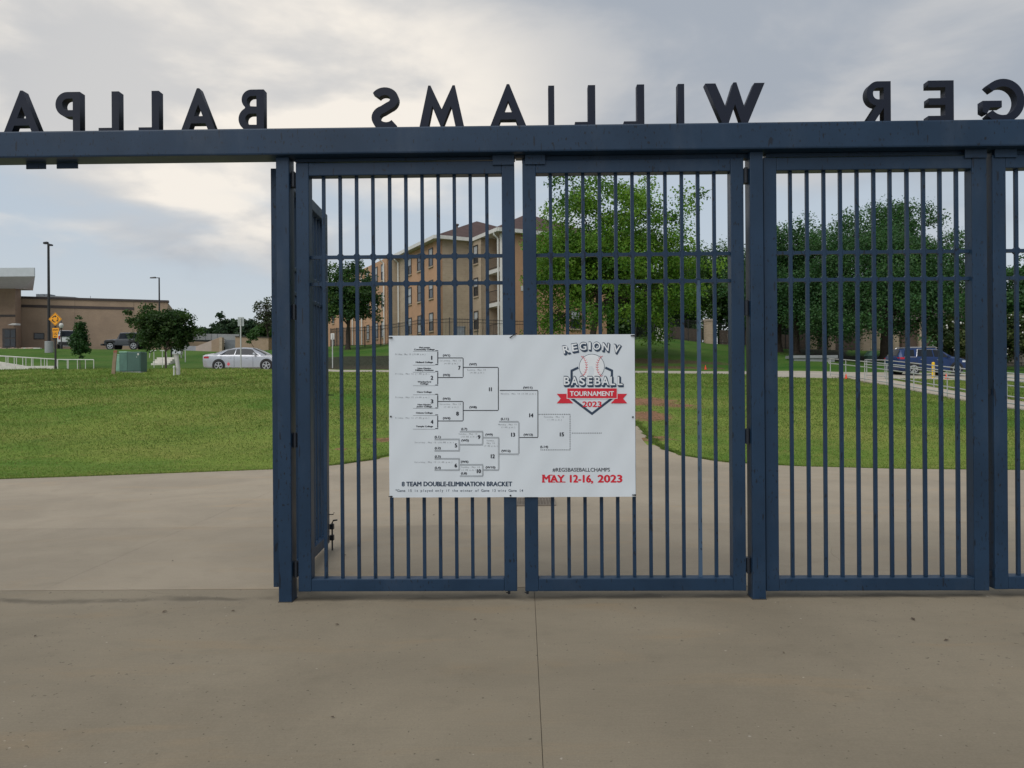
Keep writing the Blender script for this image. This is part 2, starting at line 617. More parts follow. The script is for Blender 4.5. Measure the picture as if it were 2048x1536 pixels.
def steel(name, c, rough=0.42, drip=True):
    t = MT(name)
    p = t.pos()
    n = t.noise(p, 1.8, 5, 0.6)
    col = t.mix(t.ramp(n, 0.3, 0.7), tuple(x * 0.86 for x in c), tuple(x * 1.12 for x in c))
    fn = t.noise(p, 260, 2)
    col = t.mix(t.ramp(fn, 0.35, 0.65), t.mix(0.5, col, (0.85, 0.85, 0.85), 'MULTIPLY'), col)
    if drip:
        d1 = t.noise(t.pos((75, 75, 26)), 1.0, 1, 0.3)
        gate = t.ramp(t.noise(p, 3.0, 3), 0.38, 0.6)
        f = t.math('MULTIPLY', t.ramp(d1, 0.66, 0.70), gate)
        d2 = t.noise(t.pos((34, 34, 7)), 1.0, 1, 0.3)
        f = t.math('MAXIMUM', f, t.ramp(d2, 0.735, 0.76, 0, 0.8))
        col = t.mix(f, col, (0.006, 0.010, 0.018))
        dust = t.noise(t.pos((3, 3, 1.2)), 1.0, 5, 0.65)
        col = t.mix(t.ramp(dust, 0.50, 0.85, 0, 0.25), col, (0.10, 0.12, 0.15))
    t.bump(t.noise(p, 120, 2), 0.05, 0.003)
    return t.fin(col, t.ramp(n, 0.3, 0.7, rough - 0.06, rough + 0.1), 0.0, 0.33)


NAVY = (0.012, 0.035, 0.074)
M_NAVY = steel('navy_paint', NAVY)
M_NAVY2 = steel('navy_paint_repair', (0.055, 0.10, 0.165), 0.5)
M_LETTER = steel('letter_paint', (0.005, 0.010, 0.026), 0.6, False)
M_HINGE = simple('black_steel', (0.012, 0.016, 0.024), 0.45)
M_ZIP = simple('black_nylon', (0.01, 0.01, 0.012), 0.5)

# ------------------------------------------------------------------ ground sheet
xs = np.concatenate([np.linspace(-900, -130, 12), np.linspace(-120, -42, 27), np.linspace(-40, 40, 201), np.linspace(42, 120, 27), np.linspace(130, 900, 12)])
ys = np.concatenate([np.linspace(-60, 8, 12), np.linspace(9, 43.2, 100), np.linspace(43.6, 52, 15), np.linspace(52.5, 96, 88), np.linspace(98, 160, 22), np.linspace(180, 1500, 14)])
GX, GY = np.meshgrid(xs, ys)
GZ = terrain(GX.ravel(), GY.ravel()).reshape(GX.shape)


EDGE_Y = np.array([-60, 8, 10.2, 11.4, 12.4, 13.2, 13.8, 14.4, 15.06, 15.6, 16.3, 17.2, 18.4, 20, 24, 47])
EDGE_L = np.array([-60, -28, -20, -15.5, -12, -8.9, -6.6, -4.5, -3.6, -3.05, -2.65, -2.35, -2.15, -2.0, -1.95, -1.9])
EDGE_RY = np.array([-60, 11.5, 12.2, 12.8, 13.3, 13.8, 14.3, 14.8, 15.3, 15.9, 16.5, 17.2, 18.4, 20, 24, 47])
EDGE_R = np.array([60, 45, 28, 15, 9.6, 6.6, 5.2, 4.35, 3.7, 3.25, 3.05, 2.93, 2.95, 3.0, 3.05, 3.1])


def edge_l(y):
    return np.interp(y, EDGE_Y, EDGE_L)


def edge_r(y):
    return np.interp(y, EDGE_RY, EDGE_R)


# right-hand walk with the railings
WALK_Y = np.array([10, 16, 24.5, 35, 46])
WALK_L = np.array([15.6, 15.9, 16.3, 17.0, 18.05])
WALK_W = 1.9


def walk_l(y):
    return np.interp(y, WALK_Y, WALK_L)


inside = (GX > edge_l(GY) + 0.15) & (GX < edge_r(GY) - 0.15) & (GY < 44)
inside |= (GX > walk_l(GY) + 0.1) & (GX < walk_l(GY) + WALK_W - 0.1) & (GY > 10) & (GY < 46)
inside |= (GY > 43.4) & (GY < 51.8) & (abs(GX) < 130)
lump = 0.035 * np.sin(GX * 1.7 + 0.6 * np.sin(GY * 0.9)) * np.sin(GY * 1.3 + 1.1) * np.clip((GY - 13) / 8, 0, 1) * (GY < 42)
GZ2 = GZ + np.where(inside, -0.16, 0.0) + np.where(inside, 0, lump)
ny, nx = GX.shape
ii = np.arange(nx * ny).reshape(ny, nx)
quads = np.stack([ii[:-1, :-1], ii[:-1, 1:], ii[1:, 1:], ii[1:, :-1]], -1).reshape(-1)
me = np_mesh('ground', np.stack([GX, GY, GZ2], -1).reshape(-1, 3), quads, 4)
me.polygons.foreach_set('use_smooth', [True] * len(me.polygons))


def gpix(u, v, near=9.0, far=90.0):
    """where the line of sight of a photo pixel meets the ground"""
    d = ray(u, v)
    tt = np.linspace(near, far, 700)
    px, py, pz = CAM.x + d.x * tt, CAM.y + d.y * tt, CAM.z + d.z * tt
    k = np.argmax(pz < terrain(px, py))
    return Vector((px[k], py[k], float(terrain(px[k:k + 1], py[k:k + 1])[0])))


DIRT = [(1295, 803, 1.5, 1.7, .95), (1345, 812, 1.4, 1.2, .75), (1290, 832, 1.0, 1.5, .95), (1300, 878, 1.2, 0.9, .7), (1360, 852, 1.0, 0.8, .5),
        (540, 868, 0.9, 0.7, .45), (690, 900, 0.5, 0.5, .6), (730, 880, 0.9, 0.7, .45), (480, 882, 1.1, 0.5, .40), (380, 896, 0.8, 0.4, .35),
        (1300, 722, 4, 1.6, .9), (1370, 724, 5, 1.4, .8), (1450, 728, 4, 1.2, .55), (1340, 735, 6, 1.0, .8), (1285, 760, 2, 1, .3), (700, 862, 1.3, .6, .4),
        (765, 880, 0.7, 0.8, .6), (470, 872, 0.8, 0.3, .40), (1420, 870, .8, .4, .35), (250, 830, 1.5, .5, .25), (100, 770, 3, 1.2, .3), (420, 770, 3, 1, .3)]
pxs, pys = GX.ravel(), GY.ravel()
dirt = np.zeros(pxs.shape)
for (u, v, rx, ry, a) in DIRT:
    g = gpix(u, v)
    dirt = np.maximum(dirt, a * np.exp(-((pxs - g.x) / rx) ** 2 - ((pys - g.y) / ry) ** 2))
rr = pxs / np.maximum(pys, 1)
uu = 1024 + (rr + YAW) * F_PX
mulch = ((uu > 560) & (uu < 960) & (pys > 52.2) & (pys < 57.2)).astype(float)
mulch = np.maximum(mulch, ((uu > 1578) & (uu < 1690) & (pys > 61) & (pys < 77)).astype(float))
mulch = np.maximum(mulch, ((uu > 1690) & (uu < 2200) & (pys > 62) & (pys < 68)).astype(float) * 0.75)
lush = np.clip((pys - 50) / 4, 0, 1)
ca = me.color_attributes.new('dirt', 'FLOAT_COLOR', 'POINT')
ca.data.foreach_set('color', np.stack([dirt, mulch, lush, np.ones_like(dirt)], -1).astype(np.float32).ravel())
ground = mesh_obj('ground', me, M_LAWN)
tag(ground, 'patchy green lawn rising from the concrete plaza to the road and the bank beyond', 'ground', kind='structure')

# ------------------------------------------------------------------ plaza: slabs with open joints over a dark bed


def rows_slab(name, ylist, fl, fr, m, n=30, thick=0.12, lift=0.0, parent=None, kind=None):
    vs, fs = [], []
    for y in ylist:
        a, b = float(fl(y)), float(fr(y))
        X = np.linspace(a, b, n + 1)
        Z = terrain(X, np.full(n + 1, y)) + lift
        vs += [(X[k], y, Z[k]) for k in range(n + 1)]
    top = len(vs)
    vs += [(x, y, z - thick) for x, y, z in vs]
    ny_ = len(ylist)
    w = n + 1
    for j in range(ny_ - 1):
        for k in range(n):
            a = j * w + k
            fs.append((a, a + 1, a + w + 1, a + w))
    bl = [j * w for j in range(ny_)]
    br = [j * w + n for j in range(ny_)]
    for s in (bl, br):
        for i in range(ny_ - 1):
            fs.append((s[i], s[i + 1], s[i + 1] + top, s[i] + top))
    for j in (0, ny_ - 1):
        for k in range(n):
            a = j * w + k
            fs.append((a, a + 1, a + 1 + top, a + top))
    mb = MB()
    mb.add(vs, fs)
    return mb.build(name, m, parent)


G_ = 0.0026
JX, JL = 0.067, -3.82
yA = [-55, -20, -5, 0, 2, 3, 4, 5, 5.5, 5.97 - G_ * 3.4]
yB = [5.97 + G_ * 3.4, 6.5, 7.5, 8.6 - G_ * 0.5]
yC = [8.6 + G_ * 0.5, 9, 9.6, 10.2, 10.8, 11.4, 12, 12.4, 12.8, 13.2, 13.5, 13.8, 14.1, 14.4, 14.7, 15.06, 15.3, 15.6, 15.9, 16.3, 16.7, 17.2, 17.8, 18.4, 19.2, 20, 22, 24, 27, 30, 34, 38, 42, 43.1]
plz = rows_slab('plaza', yA + yB + [y for y in yC if y < 14.9], lambda y: max(-57.9, edge_l(y) + .1), lambda y: min(57.9, edge_r(y) - .1), M_JOINT, 80, 0.12, -0.014)
tag(plz, 'broad sandy concrete plaza in front of and behind the navy gates', 'pavement', kind='structure')
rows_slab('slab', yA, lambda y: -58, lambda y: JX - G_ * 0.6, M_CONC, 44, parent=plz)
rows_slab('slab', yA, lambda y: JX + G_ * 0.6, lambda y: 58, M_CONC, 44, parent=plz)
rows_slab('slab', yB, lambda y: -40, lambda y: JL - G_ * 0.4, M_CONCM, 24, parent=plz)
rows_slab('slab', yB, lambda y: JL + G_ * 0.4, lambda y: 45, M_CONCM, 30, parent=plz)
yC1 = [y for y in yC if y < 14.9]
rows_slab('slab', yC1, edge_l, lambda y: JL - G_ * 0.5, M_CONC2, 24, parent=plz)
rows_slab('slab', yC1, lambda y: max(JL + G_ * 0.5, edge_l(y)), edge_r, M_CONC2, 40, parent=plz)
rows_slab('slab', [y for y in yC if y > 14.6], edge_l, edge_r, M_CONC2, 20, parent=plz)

# road and the walk on the right
rd = rows_slab('road', list(np.linspace(43.2, 52, 12)), lambda y: -140, lambda y: 140, M_ROAD, 180, 0.25, 0.01)
tag(rd, 'pale concrete road crossing behind the lawn', 'road', kind='structure')
wk = rows_slab('walkway', list(np.linspace(10, 44.5, 30)), walk_l, lambda y: walk_l(y) + WALK_W, M_WALK, 8, 0.2, 0.03)
tag(wk, 'sandy concrete walkway between steel railings running up to the road', 'path', kind='structure')

M_GRATE = simple('rusty_grate', (0.20, 0.17, 0.14), 0.7)
M_JOINT2 = simple('post_joint_shade', (0.045, 0.040, 0.034), 0.9)
# floor drain grate in the plaza
dg = P(1071, 1004, 10.2)
gz = tz(dg.x, 10.2)
gr = thing('drain_grate', 'small dark steel mesh drain grate in the plaza behind the lower edge of the banner', 'grate', (dg.x, 10.2, gz))
b = MB()
for (x0, x1, y0, y1) in ((-.26, .26, -.31, -.29), (-.26, .26, .29, .31), (-.26, -.24, -.29, .29), (.24, .26, -.29, .29)):
    b.box((x0, y0, .002), (x1, y1, .018))
b.build('frame', M_GRATE, gr, local=True)
for i in range(12):
    x = -.22 + .44 * i / 11
    MB().box((x - .005, -.29, .004), (x + .005, .29, .014)).build('grate_bar', M_GRATE, gr, local=True)
for i in range(7):
    y = -.25 + .5 * i / 6
    MB().box((-.24, y - .005, .0145), (.24, y + .005, .017)).build('cross_bar', M_GRATE, gr, local=True)
MB().box((-.24, -.29, .0006), (.24, .29, .0035)).build('sump', M_JOINT, gr, local=True)

# ------------------------------------------------------------------ gate frame: beam, posts, letters
YG = 5.60          # front of the posts
YB0, YB1 = 5.545, 5.745
sup = thing('gate_portal', 'navy steel beam on square posts carrying raised letters seen from behind', 'gateway', (0, YG, 0))
zt = P(1024, 250, YB0).z
zb = P(1024, 303.5, YB0).z
MB().box((-9, YB0, zb), (9, YB1, zt)).build('beam', M_NAVY, sup, bevel=0.012)


def post(u, w=0.097):
    x = P(u, 760, YG).x
    mb = MB()
    mb.box((x - w / 2, YG, zn(x) + (-0.02)), (x + w / 2, YG + 0.13, zb - 0.001))
    mb.build('post', M_NAVY, sup, bevel=0.006)
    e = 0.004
    MB().box((x - w / 2 - e, YG - e, zn(x) - .02), (x + w / 2 + e, YG + 0.13 + e, zn(x) + .005)).build('foot_joint_shade', M_JOINT2, sup)  # dark ring added as contact shade around the joint at the post foot
    return x


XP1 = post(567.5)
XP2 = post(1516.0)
XP0 = XP1 - 3.45 - 0.0
XP3 = XP2 + 3.45
for x in (XP0 - 0.0, XP3):
    MB().box((x - .066, YG, -.04), (x + .066, YG + .13, zb - .001)).build('post', M_NAVY, sup, bevel=0.006)


def stop_plate(u0, u1, v0, v1, y=YG - 0.002):
    a, b_ = P(u0, v0, y), P(u1, v1, y)
    MB().box((a.x, y, b_.z), (b_.x, y + 0.010, zb - 0.002)).build('stop_plate', M_NAVY, sup)


YL = 5.625          # front of the gate leaves
stop_plate(985, 1028, 312, 329, YL - 0.013)
stop_plate(1050, 1090, 312, 328, YL - 0.013)
stop_plate(1930, 1974, 300, 315, YL - 0.013)
stop_plate(1990, 2034, 300, 314, YL - 0.013)
stop_plate(52, 91, 320, 337.5, YL + 0.05)
stop_plate(113, 155, 320, 336.5, YL + 0.05)
b = MB()
a_, b_ = P(1029, 0, YG + .05), P(1045, 0, YG + .05)
b.box((a_.x, YG + .03, P(1036, 317.5, YG + .05).z), (b_.x, YG + .1, zb - 0.002))
b.build('stop_block', M_HINGE, sup)
for (x0, x1, v) in ((589, 1030, 318), (1044, 1497, 315.5), (1533, 1976, 308), (1986, 2300, 307)):
    p0, p1 = P(x0, v, YG + .04), P(x1, v, YG + .04)
    z = min(p0.z, p1.z)
    MB().box((p0.x, YG + .055, z), (p1.x, YG + .12, zb - .002)).build('top_track', M_NAVY, sup)


# letters: outlines in units of the letter height
def arc(cx, cy, r, a0, a1, n=14, ry=None):
    ry = r if ry is None else ry
    return [(cx + r * math.cos(R(a0 + (a1 - a0) * i / n)), cy + ry * math.sin(R(a0 + (a1 - a0) * i / n))) for i in range(n + 1)]


def stroke(pts, t):
    L_, R_ = [], []
    for i, (x, y) in enumerate(pts):
        x0, y0 = pts[max(0, i - 1)]
        x1, y1 = pts[min(len(pts) - 1, i + 1)]
        d = math.hypot(x1 - x0, y1 - y0)
        nx_, ny_ = -(y1 - y0) / d, (x1 - x0) / d
        L_.append((x + nx_ * t / 2, y + ny_ * t / 2))
        R_.append((x - nx_ * t / 2, y - ny_ * t / 2))
    return L_ + R_[::-1]


TK = 0.185
GL = {
    'A': [[(0, 0), (.19, 0), (.265, .20), (.625, .20), (.70, 0), (.89, 0), (.475, 1.05), (.415, 1.05)], [(.335, .375), (.445, .66), (.555, .375)]],
    'M': [[(0, 0), (.20, 1.04), (.25, 1.04), (.485, .47), (.72, 1.04), (.77, 1.04), (.97, 0), (.785, 0), (.685, .55), (.51, .06), (.46, .06), (.285, .55), (.185, 0)]],
    'W': [[(0, 1), (.205, 1), (.405, .43), (.56, 1.02), (.62, 1.02), (.775, .43), (.975, 1), (1.18, 1), (.83, 0), (.73, 0), (.59, .50), (.45, 0), (.35, 0)]],
    'I': [[(0, 0), (TK, 0), (TK, 1), (0, 1)]],
    'L': [[(0, 0), (.52, 0), (.52, .12), (TK, .12), (TK, 1), (0, 1)]],
    'E': [[(0, 0), (.56, 0), (.56, .16), (TK, .16), (TK, .42), (.55, .42), (.55, .58), (TK, .58), (TK, .84), (.56, .84), (.56, 1), (0, 1)]],
    'P': [[(0, 0), (TK, 0), (TK, .40)] + arc(.33, .70, .30, -90, 90, 16) + [(0, 1)], [(TK, .56)] + arc(.32, .70, .14, -90, 90, 12) + [(TK, .84)]],
    'R': [[(0, 0), (TK, 0), (TK, .37), (.455, 0), (.69, 0), (.385, .42)] + arc(.35, .71, .29, -80, 90, 16) + [(0, 1)], [(TK, .57)] + arc(.33, .71, .14, -90, 90, 12) + [(TK, .85)]],
    'B': [[(0, 0)] + arc(.34, .29, .29, -90, 62, 14) + arc(.31, .76, .24, -50, 90, 14) + [(0, 1)],
          [(TK, .15)] + arc(.33, .285, .135, -90, 90, 12) + [(TK, .42)], [(TK, .59)] + arc(.30, .72, .125, -90, 90, 10) + [(TK, .845)]],
    'S': [stroke(arc(.335, .735, .215, 28, 245, 18, .185) + arc(.305, .285, .235, 70, -140, 18, .205), TK)],
    'G': [stroke(arc(.50, .5, .42, 42, 318, 34, .43), TK * 0.98) + []],
    'O': [arc(.52, .5, .52, 0, 360, 40), arc(.52, .5, .335, 360, 0, 36)],
}


def flat_mesh(name, loops, depth, bev=0.0):
    cu = bpy.data.curves.new(name, 'CURVE')
    cu.dimensions = '2D'
    cu.fill_mode = 'BOTH'
    cu.extrude = depth / 2
    cu.bevel_depth = bev
    for lp in loops:
        s = cu.splines.new('POLY')
        s.points.add(len(lp) - 1)
        for i, (x, y) in enumerate(lp):
            s.points[i].co = (x, y, 0, 1)
        s.use_cyclic_u = True
    o = bpy.data.objects.new(name, cu)
    COL.objects.link(o)
    bpy.context.view_layer.update()
    me = bpy.data.meshes.new_from_object(o.evaluated_get(bpy.context.evaluated_depsgraph_get()))
    bpy.data.objects.remove(o)
    bpy.data.curves.remove(cu)
    me.name = name
    return me


LETTERS = [('A', 6, 80), ('P', 111, 160), ('L', 197, 238), ('L', 277, 318), ('A', 361, 432), ('B', 477, 528), ('S', 743, 797), ('M', 838, 929),
           ('A', 979, 1054), ('I', 1097, 1109), ('L', 1150, 1191), ('L', 1248, 1289), ('I', 1356, 1369), ('W', 1411, 1530), ('R', 1730, 1782),
           ('E', 1857, 1908), ('G', 1966, 2050)]
LH = 1.09 * (P(520, 176, 5.61) - P(520, 252, 5.61)).z
YLT, LD = 5.61, 0.068
for ch, u0, u1 in LETTERS:
    x0, x1 = P(u0, 250, YLT).x, P(u1, 250, YLT).x
    loops = [list(l) for l in GL[ch]]
    if ch == 'G':
        # ring with a bar: bar is a second loop welded on the inner end
        loops.append([(.53, .505), (.985, .505), (.985, .25), (.885, .19), (.80, .345), (.53, .345)])
    w = max(x for l in loops for x, y in l)
    mn = min(x for l in loops for x, y in l)
    sx = (x1 - x0) / (w - mn)
    ms = []
    groups = [loops] if ch != 'G' else [[loops[0]], [loops[1]]]
    for k, gl in enumerate(groups):
        me = flat_mesh('letter', [[(x1 - (x - mn) * sx, y * LH) for x, y in l] for l in gl], LD - 0.004 * k)
        ms.append(me)
    bm = bmesh.new()
    for me in ms:
        bm.from_mesh(me)
    for v in bm.verts:
        x, y, z = v.co
        v.co = Vector((x, YLT + LD / 2 + z - YG, zt + 0.002 + y))
    bmesh.ops.recalc_face_normals(bm, faces=bm.faces)
    me = bpy.data.meshes.new('letter')
    bm.to_mesh(me)
    bm.free()
    mesh_obj('letter', me, M_LETTER, sup)

# ------------------------------------------------------------------ gate leaves
LEAF_H0 = P(1500, 1184, YL).z
LT = 0.10        # member depth
GROUP = 'navy steel gate leaves'


def leaf(label, xl, xr, il, ir, bars, zbot, z_top, zi0, zi1, rails, hinge=None, rods=(), odd_bar=None):
    """a gate leaf in its own frame: x along the leaf, y into the scene"""
    xc = (xl + xr) / 2
    o = thing('gate_leaf', label, 'gate', (xc, YL, 0), 0, GROUP)
    y0, y1 = YL, YL + LT
    MB().box((xl, y0, zbot), (il, y1, z_top)).build('stile', M_NAVY, o, bevel=0.006)
    MB().box((ir, y0, zbot), (xr, y1, z_top)).build('stile', M_NAVY, o, bevel=0.006)
    MB().box((il, y0 + .001, zi1), (ir, y1 - .001, z_top - .001)).build('top_rail', M_NAVY, o, bevel=0.006)
    MB().box((il, y0 + .001, zbot + .001), (ir, y1 - .001, zi0)).build('bottom_rail', M_NAVY, o, bevel=0.006)
    yc = YL + LT / 2
    hb = 0.0125
    base_me = None
    for i, x in enumerate(bars):
        if odd_bar == i:
            z2 = rails[-1][1]
            MB().box((x - hb, yc - hb, z2), (x + hb, yc + hb, zi1)).build('bar', M_NAVY, o)
            MB().box((x - hb + .003, yc - hb + .006, zi0), (x + hb + .003, yc + hb + .006, z2)).build('bar', M_NAVY2, o)['label'] = 'lower half of a bar replaced in a paler blue'
            continue
        if base_me is None:
            mb = MB()
            mb.box((-hb, -hb, zi0), (hb, hb, zi1))
            # small weld collars where the bar meets the rails
            base_me = mb.mesh('bar', (0, 0, 0), bevel=0.003)
            base_me.materials.append(M_NAVY)
        q = bpy.data.objects.new('bar', base_me)
        COL.objects.link(q)
        q.parent = o
        q.location = (x - xc, yc - YL, 0)
    for zc, _ in rails:
        mb = MB()
        xs_ = [il] + list(bars) + [ir]
        for a, c in zip(xs_[:-1], xs_[1:]):
            a2 = a + (hb if a != il else 0)
            c2 = c - (hb if c != ir else 0)
            mb.box((a2, yc - .0125, zc - .0125), (c2, yc + .0125, zc + .0125))
        # weld fillets in the corners
        for x in bars:
            for sx in (-1, 1):
                for sz in (-1, 1):
                    px, pz = x + sx * hb, zc + sz * .0125
                    mb.prism([(px, yc - .011, pz), (px + sx * .013, yc - .011, pz), (px, yc - .011, pz + sz * .013)], (0, .022, 0))
        mb.build('cross_rail', M_NAVY, o)
    return o


def xg(u, v=760):
    return P(u, v, YL).x


rails = [(P(820, 513, YL + .04).z, 0), (P(820, 567, YL + .04).z, 0)]
rails = [(r[0], rails[1][0] + .0125) for r in rails]
ZI0 = P(1270, 1157, YL).z
ZI1 = P(1270, 344, YL).z
ZTOP = P(1270, 318, YL).z
ZBOT = P(1270, 1182.5, YL).z


def ubars(top, dv=-0.007, vtop=420):
    return [P(u + 3.6, vtop, YL + .04).x for u in top]


leaf1 = leaf('navy gate leaf left of the centre gap carrying the left half of the banner', xg(594), xg(1031.5), xg(620), xg(1006),
             ubars([643.4, 676.5, 709.3, 742, 775.5, 808, 840.5, 872.7, 905, 937, 970]), ZBOT + .002, ZTOP, ZI0, ZI1, rails)
leaf2 = leaf('navy gate leaf right of the centre gap with one repaired bar', xg(1047.5), xg(1490), xg(1074.5), xg(1464),
             ubars([1097.5, 1130, 1162.5, 1195.5, 1228, 1261, 1294, 1327, 1360, 1392.5, 1425]), ZBOT, ZTOP, ZI0, ZI1, rails, odd_bar=9)
leaf3 = leaf('navy gate leaf right of the square post in front of the blue SUV', xg(1530), xg(1976.5), xg(1556), xg(1946.5),
             ubars([1577.5, 1611, 1644.5, 1677.5, 1711, 1744.5, 1777, 1811, 1844, 1877, 1910]), ZBOT - .003, ZTOP, ZI0 - .003, ZI1, rails)
x4 = xg(1987.5)
w4 = 1.64
leaf4 = leaf('navy gate leaf cut off by the right edge of the picture', x4, x4 + w4, x4 + .098, x4 + w4 - .098,
             [x4 + .098 + .119 * (i + .85) for i in range(11)], ZBOT + .006, ZTOP, ZI0 + .006, ZI1, rails)
# the open leaf, swung back behind the left post
XO = P(546, 760, 5.78).x
lo = thing('gate_leaf', 'navy gate leaf swung open, edge on behind the left post', 'gate', (XO, 5.745, 0), 0, GROUP)
src = leaf1
W1 = xg(1031.5) - xg(594)
for ch in leaf1.children:
    c = ch.copy()
    COL.objects.link(c)
    c.parent = lo
    c.matrix_parent_inverse.identity()
    c.location = ch.location + Vector((W1 / 2, 0, 0))
lo.rotation_euler = (0, 0, R(93.0))
lo.location = (XO + LT, 5.76, 0.0)


def rod(parent, x, y, z0, z1, bent=True, at=None):
    mb = MB()
    if bent:
        mb.tube([(x, y, z0), (x, y, z1 - .03), (x + .008, y, z1 - .008), (x + .03, y, z1), (x + .085, y, z1)], .010, 8)
    else:
        mb.tube([(x, y, z0), (x, y, z1)], .010, 8)
    return mb


# drop rod and hook on the free end of the open leaf (in world space, converted to the leaf)
def to_leaf(mb, o):
    inv = (Matrix.Translation(o.location) @ o.rotation_euler.to_matrix().to_4x4()).inverted()
    mb.v = [tuple(inv @ Vector(p)) for p in mb.v]
    return mb


pe = P(664.5, 1075, 7.36)
ye = 5.76 + W1 - .02
pe = P(664.5, 1075, ye)
m1 = MB().tube([(pe.x, ye, P(664, 1109, ye).z), (pe.x, ye, P(664, 1046, ye).z), (pe.x + .012, ye, P(664, 1041, ye).z), (pe.x + .05, ye, P(664, 1040, ye).z)], .008, 8)
to_leaf(m1, lo).build('drop_rod', M_HINGE, lo, local=True)
for v in (1053, 1075):
    z = P(664, v, ye).z
    to_leaf(MB().box((pe.x - .02, ye - .02, z - .025), (pe.x + .016, ye + .02, z + .025)), lo).build('rod_bracket', M_HINGE, lo, local=True)
for v in (790, 1029):
    z = P(664, v, ye).z
    to_leaf(MB().tube([(pe.x - .03, ye, z), (pe.x + .012, ye, z), (pe.x + .02, ye, z + (.02 if v > 1000 else 0.0))], .005, 6), lo).build('latch_hook', M_HINGE, lo, local=True)


def hinge(parent, x0, x1, v, h=0.105):
    z = P((x0 + x1) / 2 * 270 + 1024, v, YL).z
    mb = MB()
    mb.box((x0, YL + .02, z - h / 2), (x1, YL + .075, z + h / 2))
    mb.tube([((x0 + x1) / 2, YL + .012, z - h / 2 - .004), ((x0 + x1) / 2, YL + .012, z + h / 2 + .004)], .013, 8)
    return mb.build('hinge', M_HINGE, parent)


for v in (358, 624, 881, 1140):
    hinge(leaf1, XP1 + .0495, xg(594) - .0005, v)
    hinge(leaf2, xg(1490) + .0005, XP2 - .0495, v - 8)
# drop rods under the centre gap, latch between leaves three and four
for lf, u in ((leaf1, 1018), (leaf2, 1055)):
    x = P(u, 1180, YL).x
    mb = MB().tube([(x, YL + .03, ZBOT - .025), (x, YL + .03, ZBOT + .0)], .010, 8)
    mb.tube([(x - .022, YL + .028, ZBOT - .014), (x, YL + .028, ZBOT - .016)], .004, 6)
    mb.build('drop_rod', M_HINGE, lf)
for v in (784, 1150):
    z = P(1980, v, YL).z
    MB().box((xg(1976.5) + .001, YL + .03, z - .02), (x4 - .001, YL + .07, z + .02)).build('latch_bolt', M_HINGE, leaf4)

# ------------------------------------------------------------------ banner
YBN = YL - 0.012


def bwave(x, z):
    """gentle slack of the vinyl sheet"""
    return 0.0035 * math.sin(x * 6.1 + 0.7) * math.sin(z * 4.3) + 0.0022 * math.sin(x * 13 + z * 5) + 0.0012 * math.sin(x * 29 - z * 17)


t = MT('vinyl')
nn = t.noise(t.pos((1, 1, .6)), 2.0, 5)
M_VINYL = t.fin(t.mix(t.ramp(nn, .3, .7), (.63, .685, .735), (.67, .725, .775)), 0.38, 0, 0.5)
M_PBLK = simple('print_navy_black', (0.012, 0.016, 0.028), 0.4, var=0.05)
M_PNAVY = simple('print_navy', (0.022, 0.045, 0.085), 0.4, var=0.05)
M_PGREY = simple('print_grey', (0.16, 0.18, 0.20), 0.4, var=0.05)
M_PLGREY = simple('print_light_grey', (0.15, 0.165, 0.18), 0.4, var=0.05)
M_PRED = simple('print_red', (0.62, 0.015, 0.035), 0.4, var=0.05)
M_PWHITE = simple('print_white', (0.74, 0.775, 0.805), 0.4, var=0.02)

c00, c10, c11, c01 = P(779, 995, YBN), P(1271.5, 993.5, YBN), P(1269, 668.5, YBN), P(777.5, 671.5, YBN)
bc = (c00 + c10) / 2
ban = thing('banner', 'white vinyl tournament bracket banner zip tied across two gate leaves', 'banner', (bc.x, YBN, bc.z))
vs, fs = [], []
NX_, NZ_ = 50, 34
for j in range(NZ_ + 1):
    for i in range(NX_ + 1):
        a, c = i / NX_, j / NZ_
        p = (c00 * (1 - a) + c10 * a) * (1 - c) + (c01 * (1 - a) + c11 * a) * c
        vs.append((p.x, YBN + bwave(p.x, p.z), p.z))
for j in range(NZ_):
    for i in range(NX_):
        k = j * (NX_ + 1) + i
        fs.append((k, k + 1, k + NX_ + 2, k + NX_ + 1))
n0 = len(vs)
mb = MB()
mb.add(vs + [(x, y + 0.0012, z) for x, y, z in vs], fs + [tuple(q + n0 for q in f[::-1]) for f in fs])
mb.build('sheet', M_VINYL, ban, smooth=60)


def on_banner(u, v, lift):
    p = P(u, v, YBN)
    return (p.x, YBN + bwave(p.x, p.z) - 0.0011 - lift, p.z)


def print_quads(name, quads, m, lift=0.0):
    mb = MB()
    for q in quads:
        # split long pieces so that they follow the sheet
        (a, b, c, d) = q
        L1 = max(abs(b[0] - a[0]), abs(b[1] - a[1]), abs(c[0] - a[0]), abs(c[1] - a[1]))
        n = max(1, int(L1 / 12))
        longu = (abs(b[0] - a[0]) + abs(b[1] - a[1])) >= (abs(d[0] - a[0]) + abs(d[1] - a[1]))
        if not longu:
            a, b, c, d = b, c, d, a
        for i in range(n):
            t0, t1 = i / n, (i + 1) / n
            L = lambda p, q_, t_: (p[0] + (q_[0] - p[0]) * t_, p[1] + (q_[1] - p[1]) * t_)
            mb.add([on_banner(*L(a, b, t0), lift), on_banner(*L(a, b, t1), lift), on_banner(*L(d, c, t1), lift), on_banner(*L(d, c, t0), lift)], [(0, 1, 2, 3)])
    return mb.build(name, m, ban)


def rect(u0, v0, u1, v1):
    return [(u0, v0), (u1, v0), (u1, v1), (u0, v1)]


def c7(x, y):
    return 770 + x / 4.388, 660 + y / 4.388


def c8(x, y):
    return 1020 + x / 4.389, 660 + y / 4.389


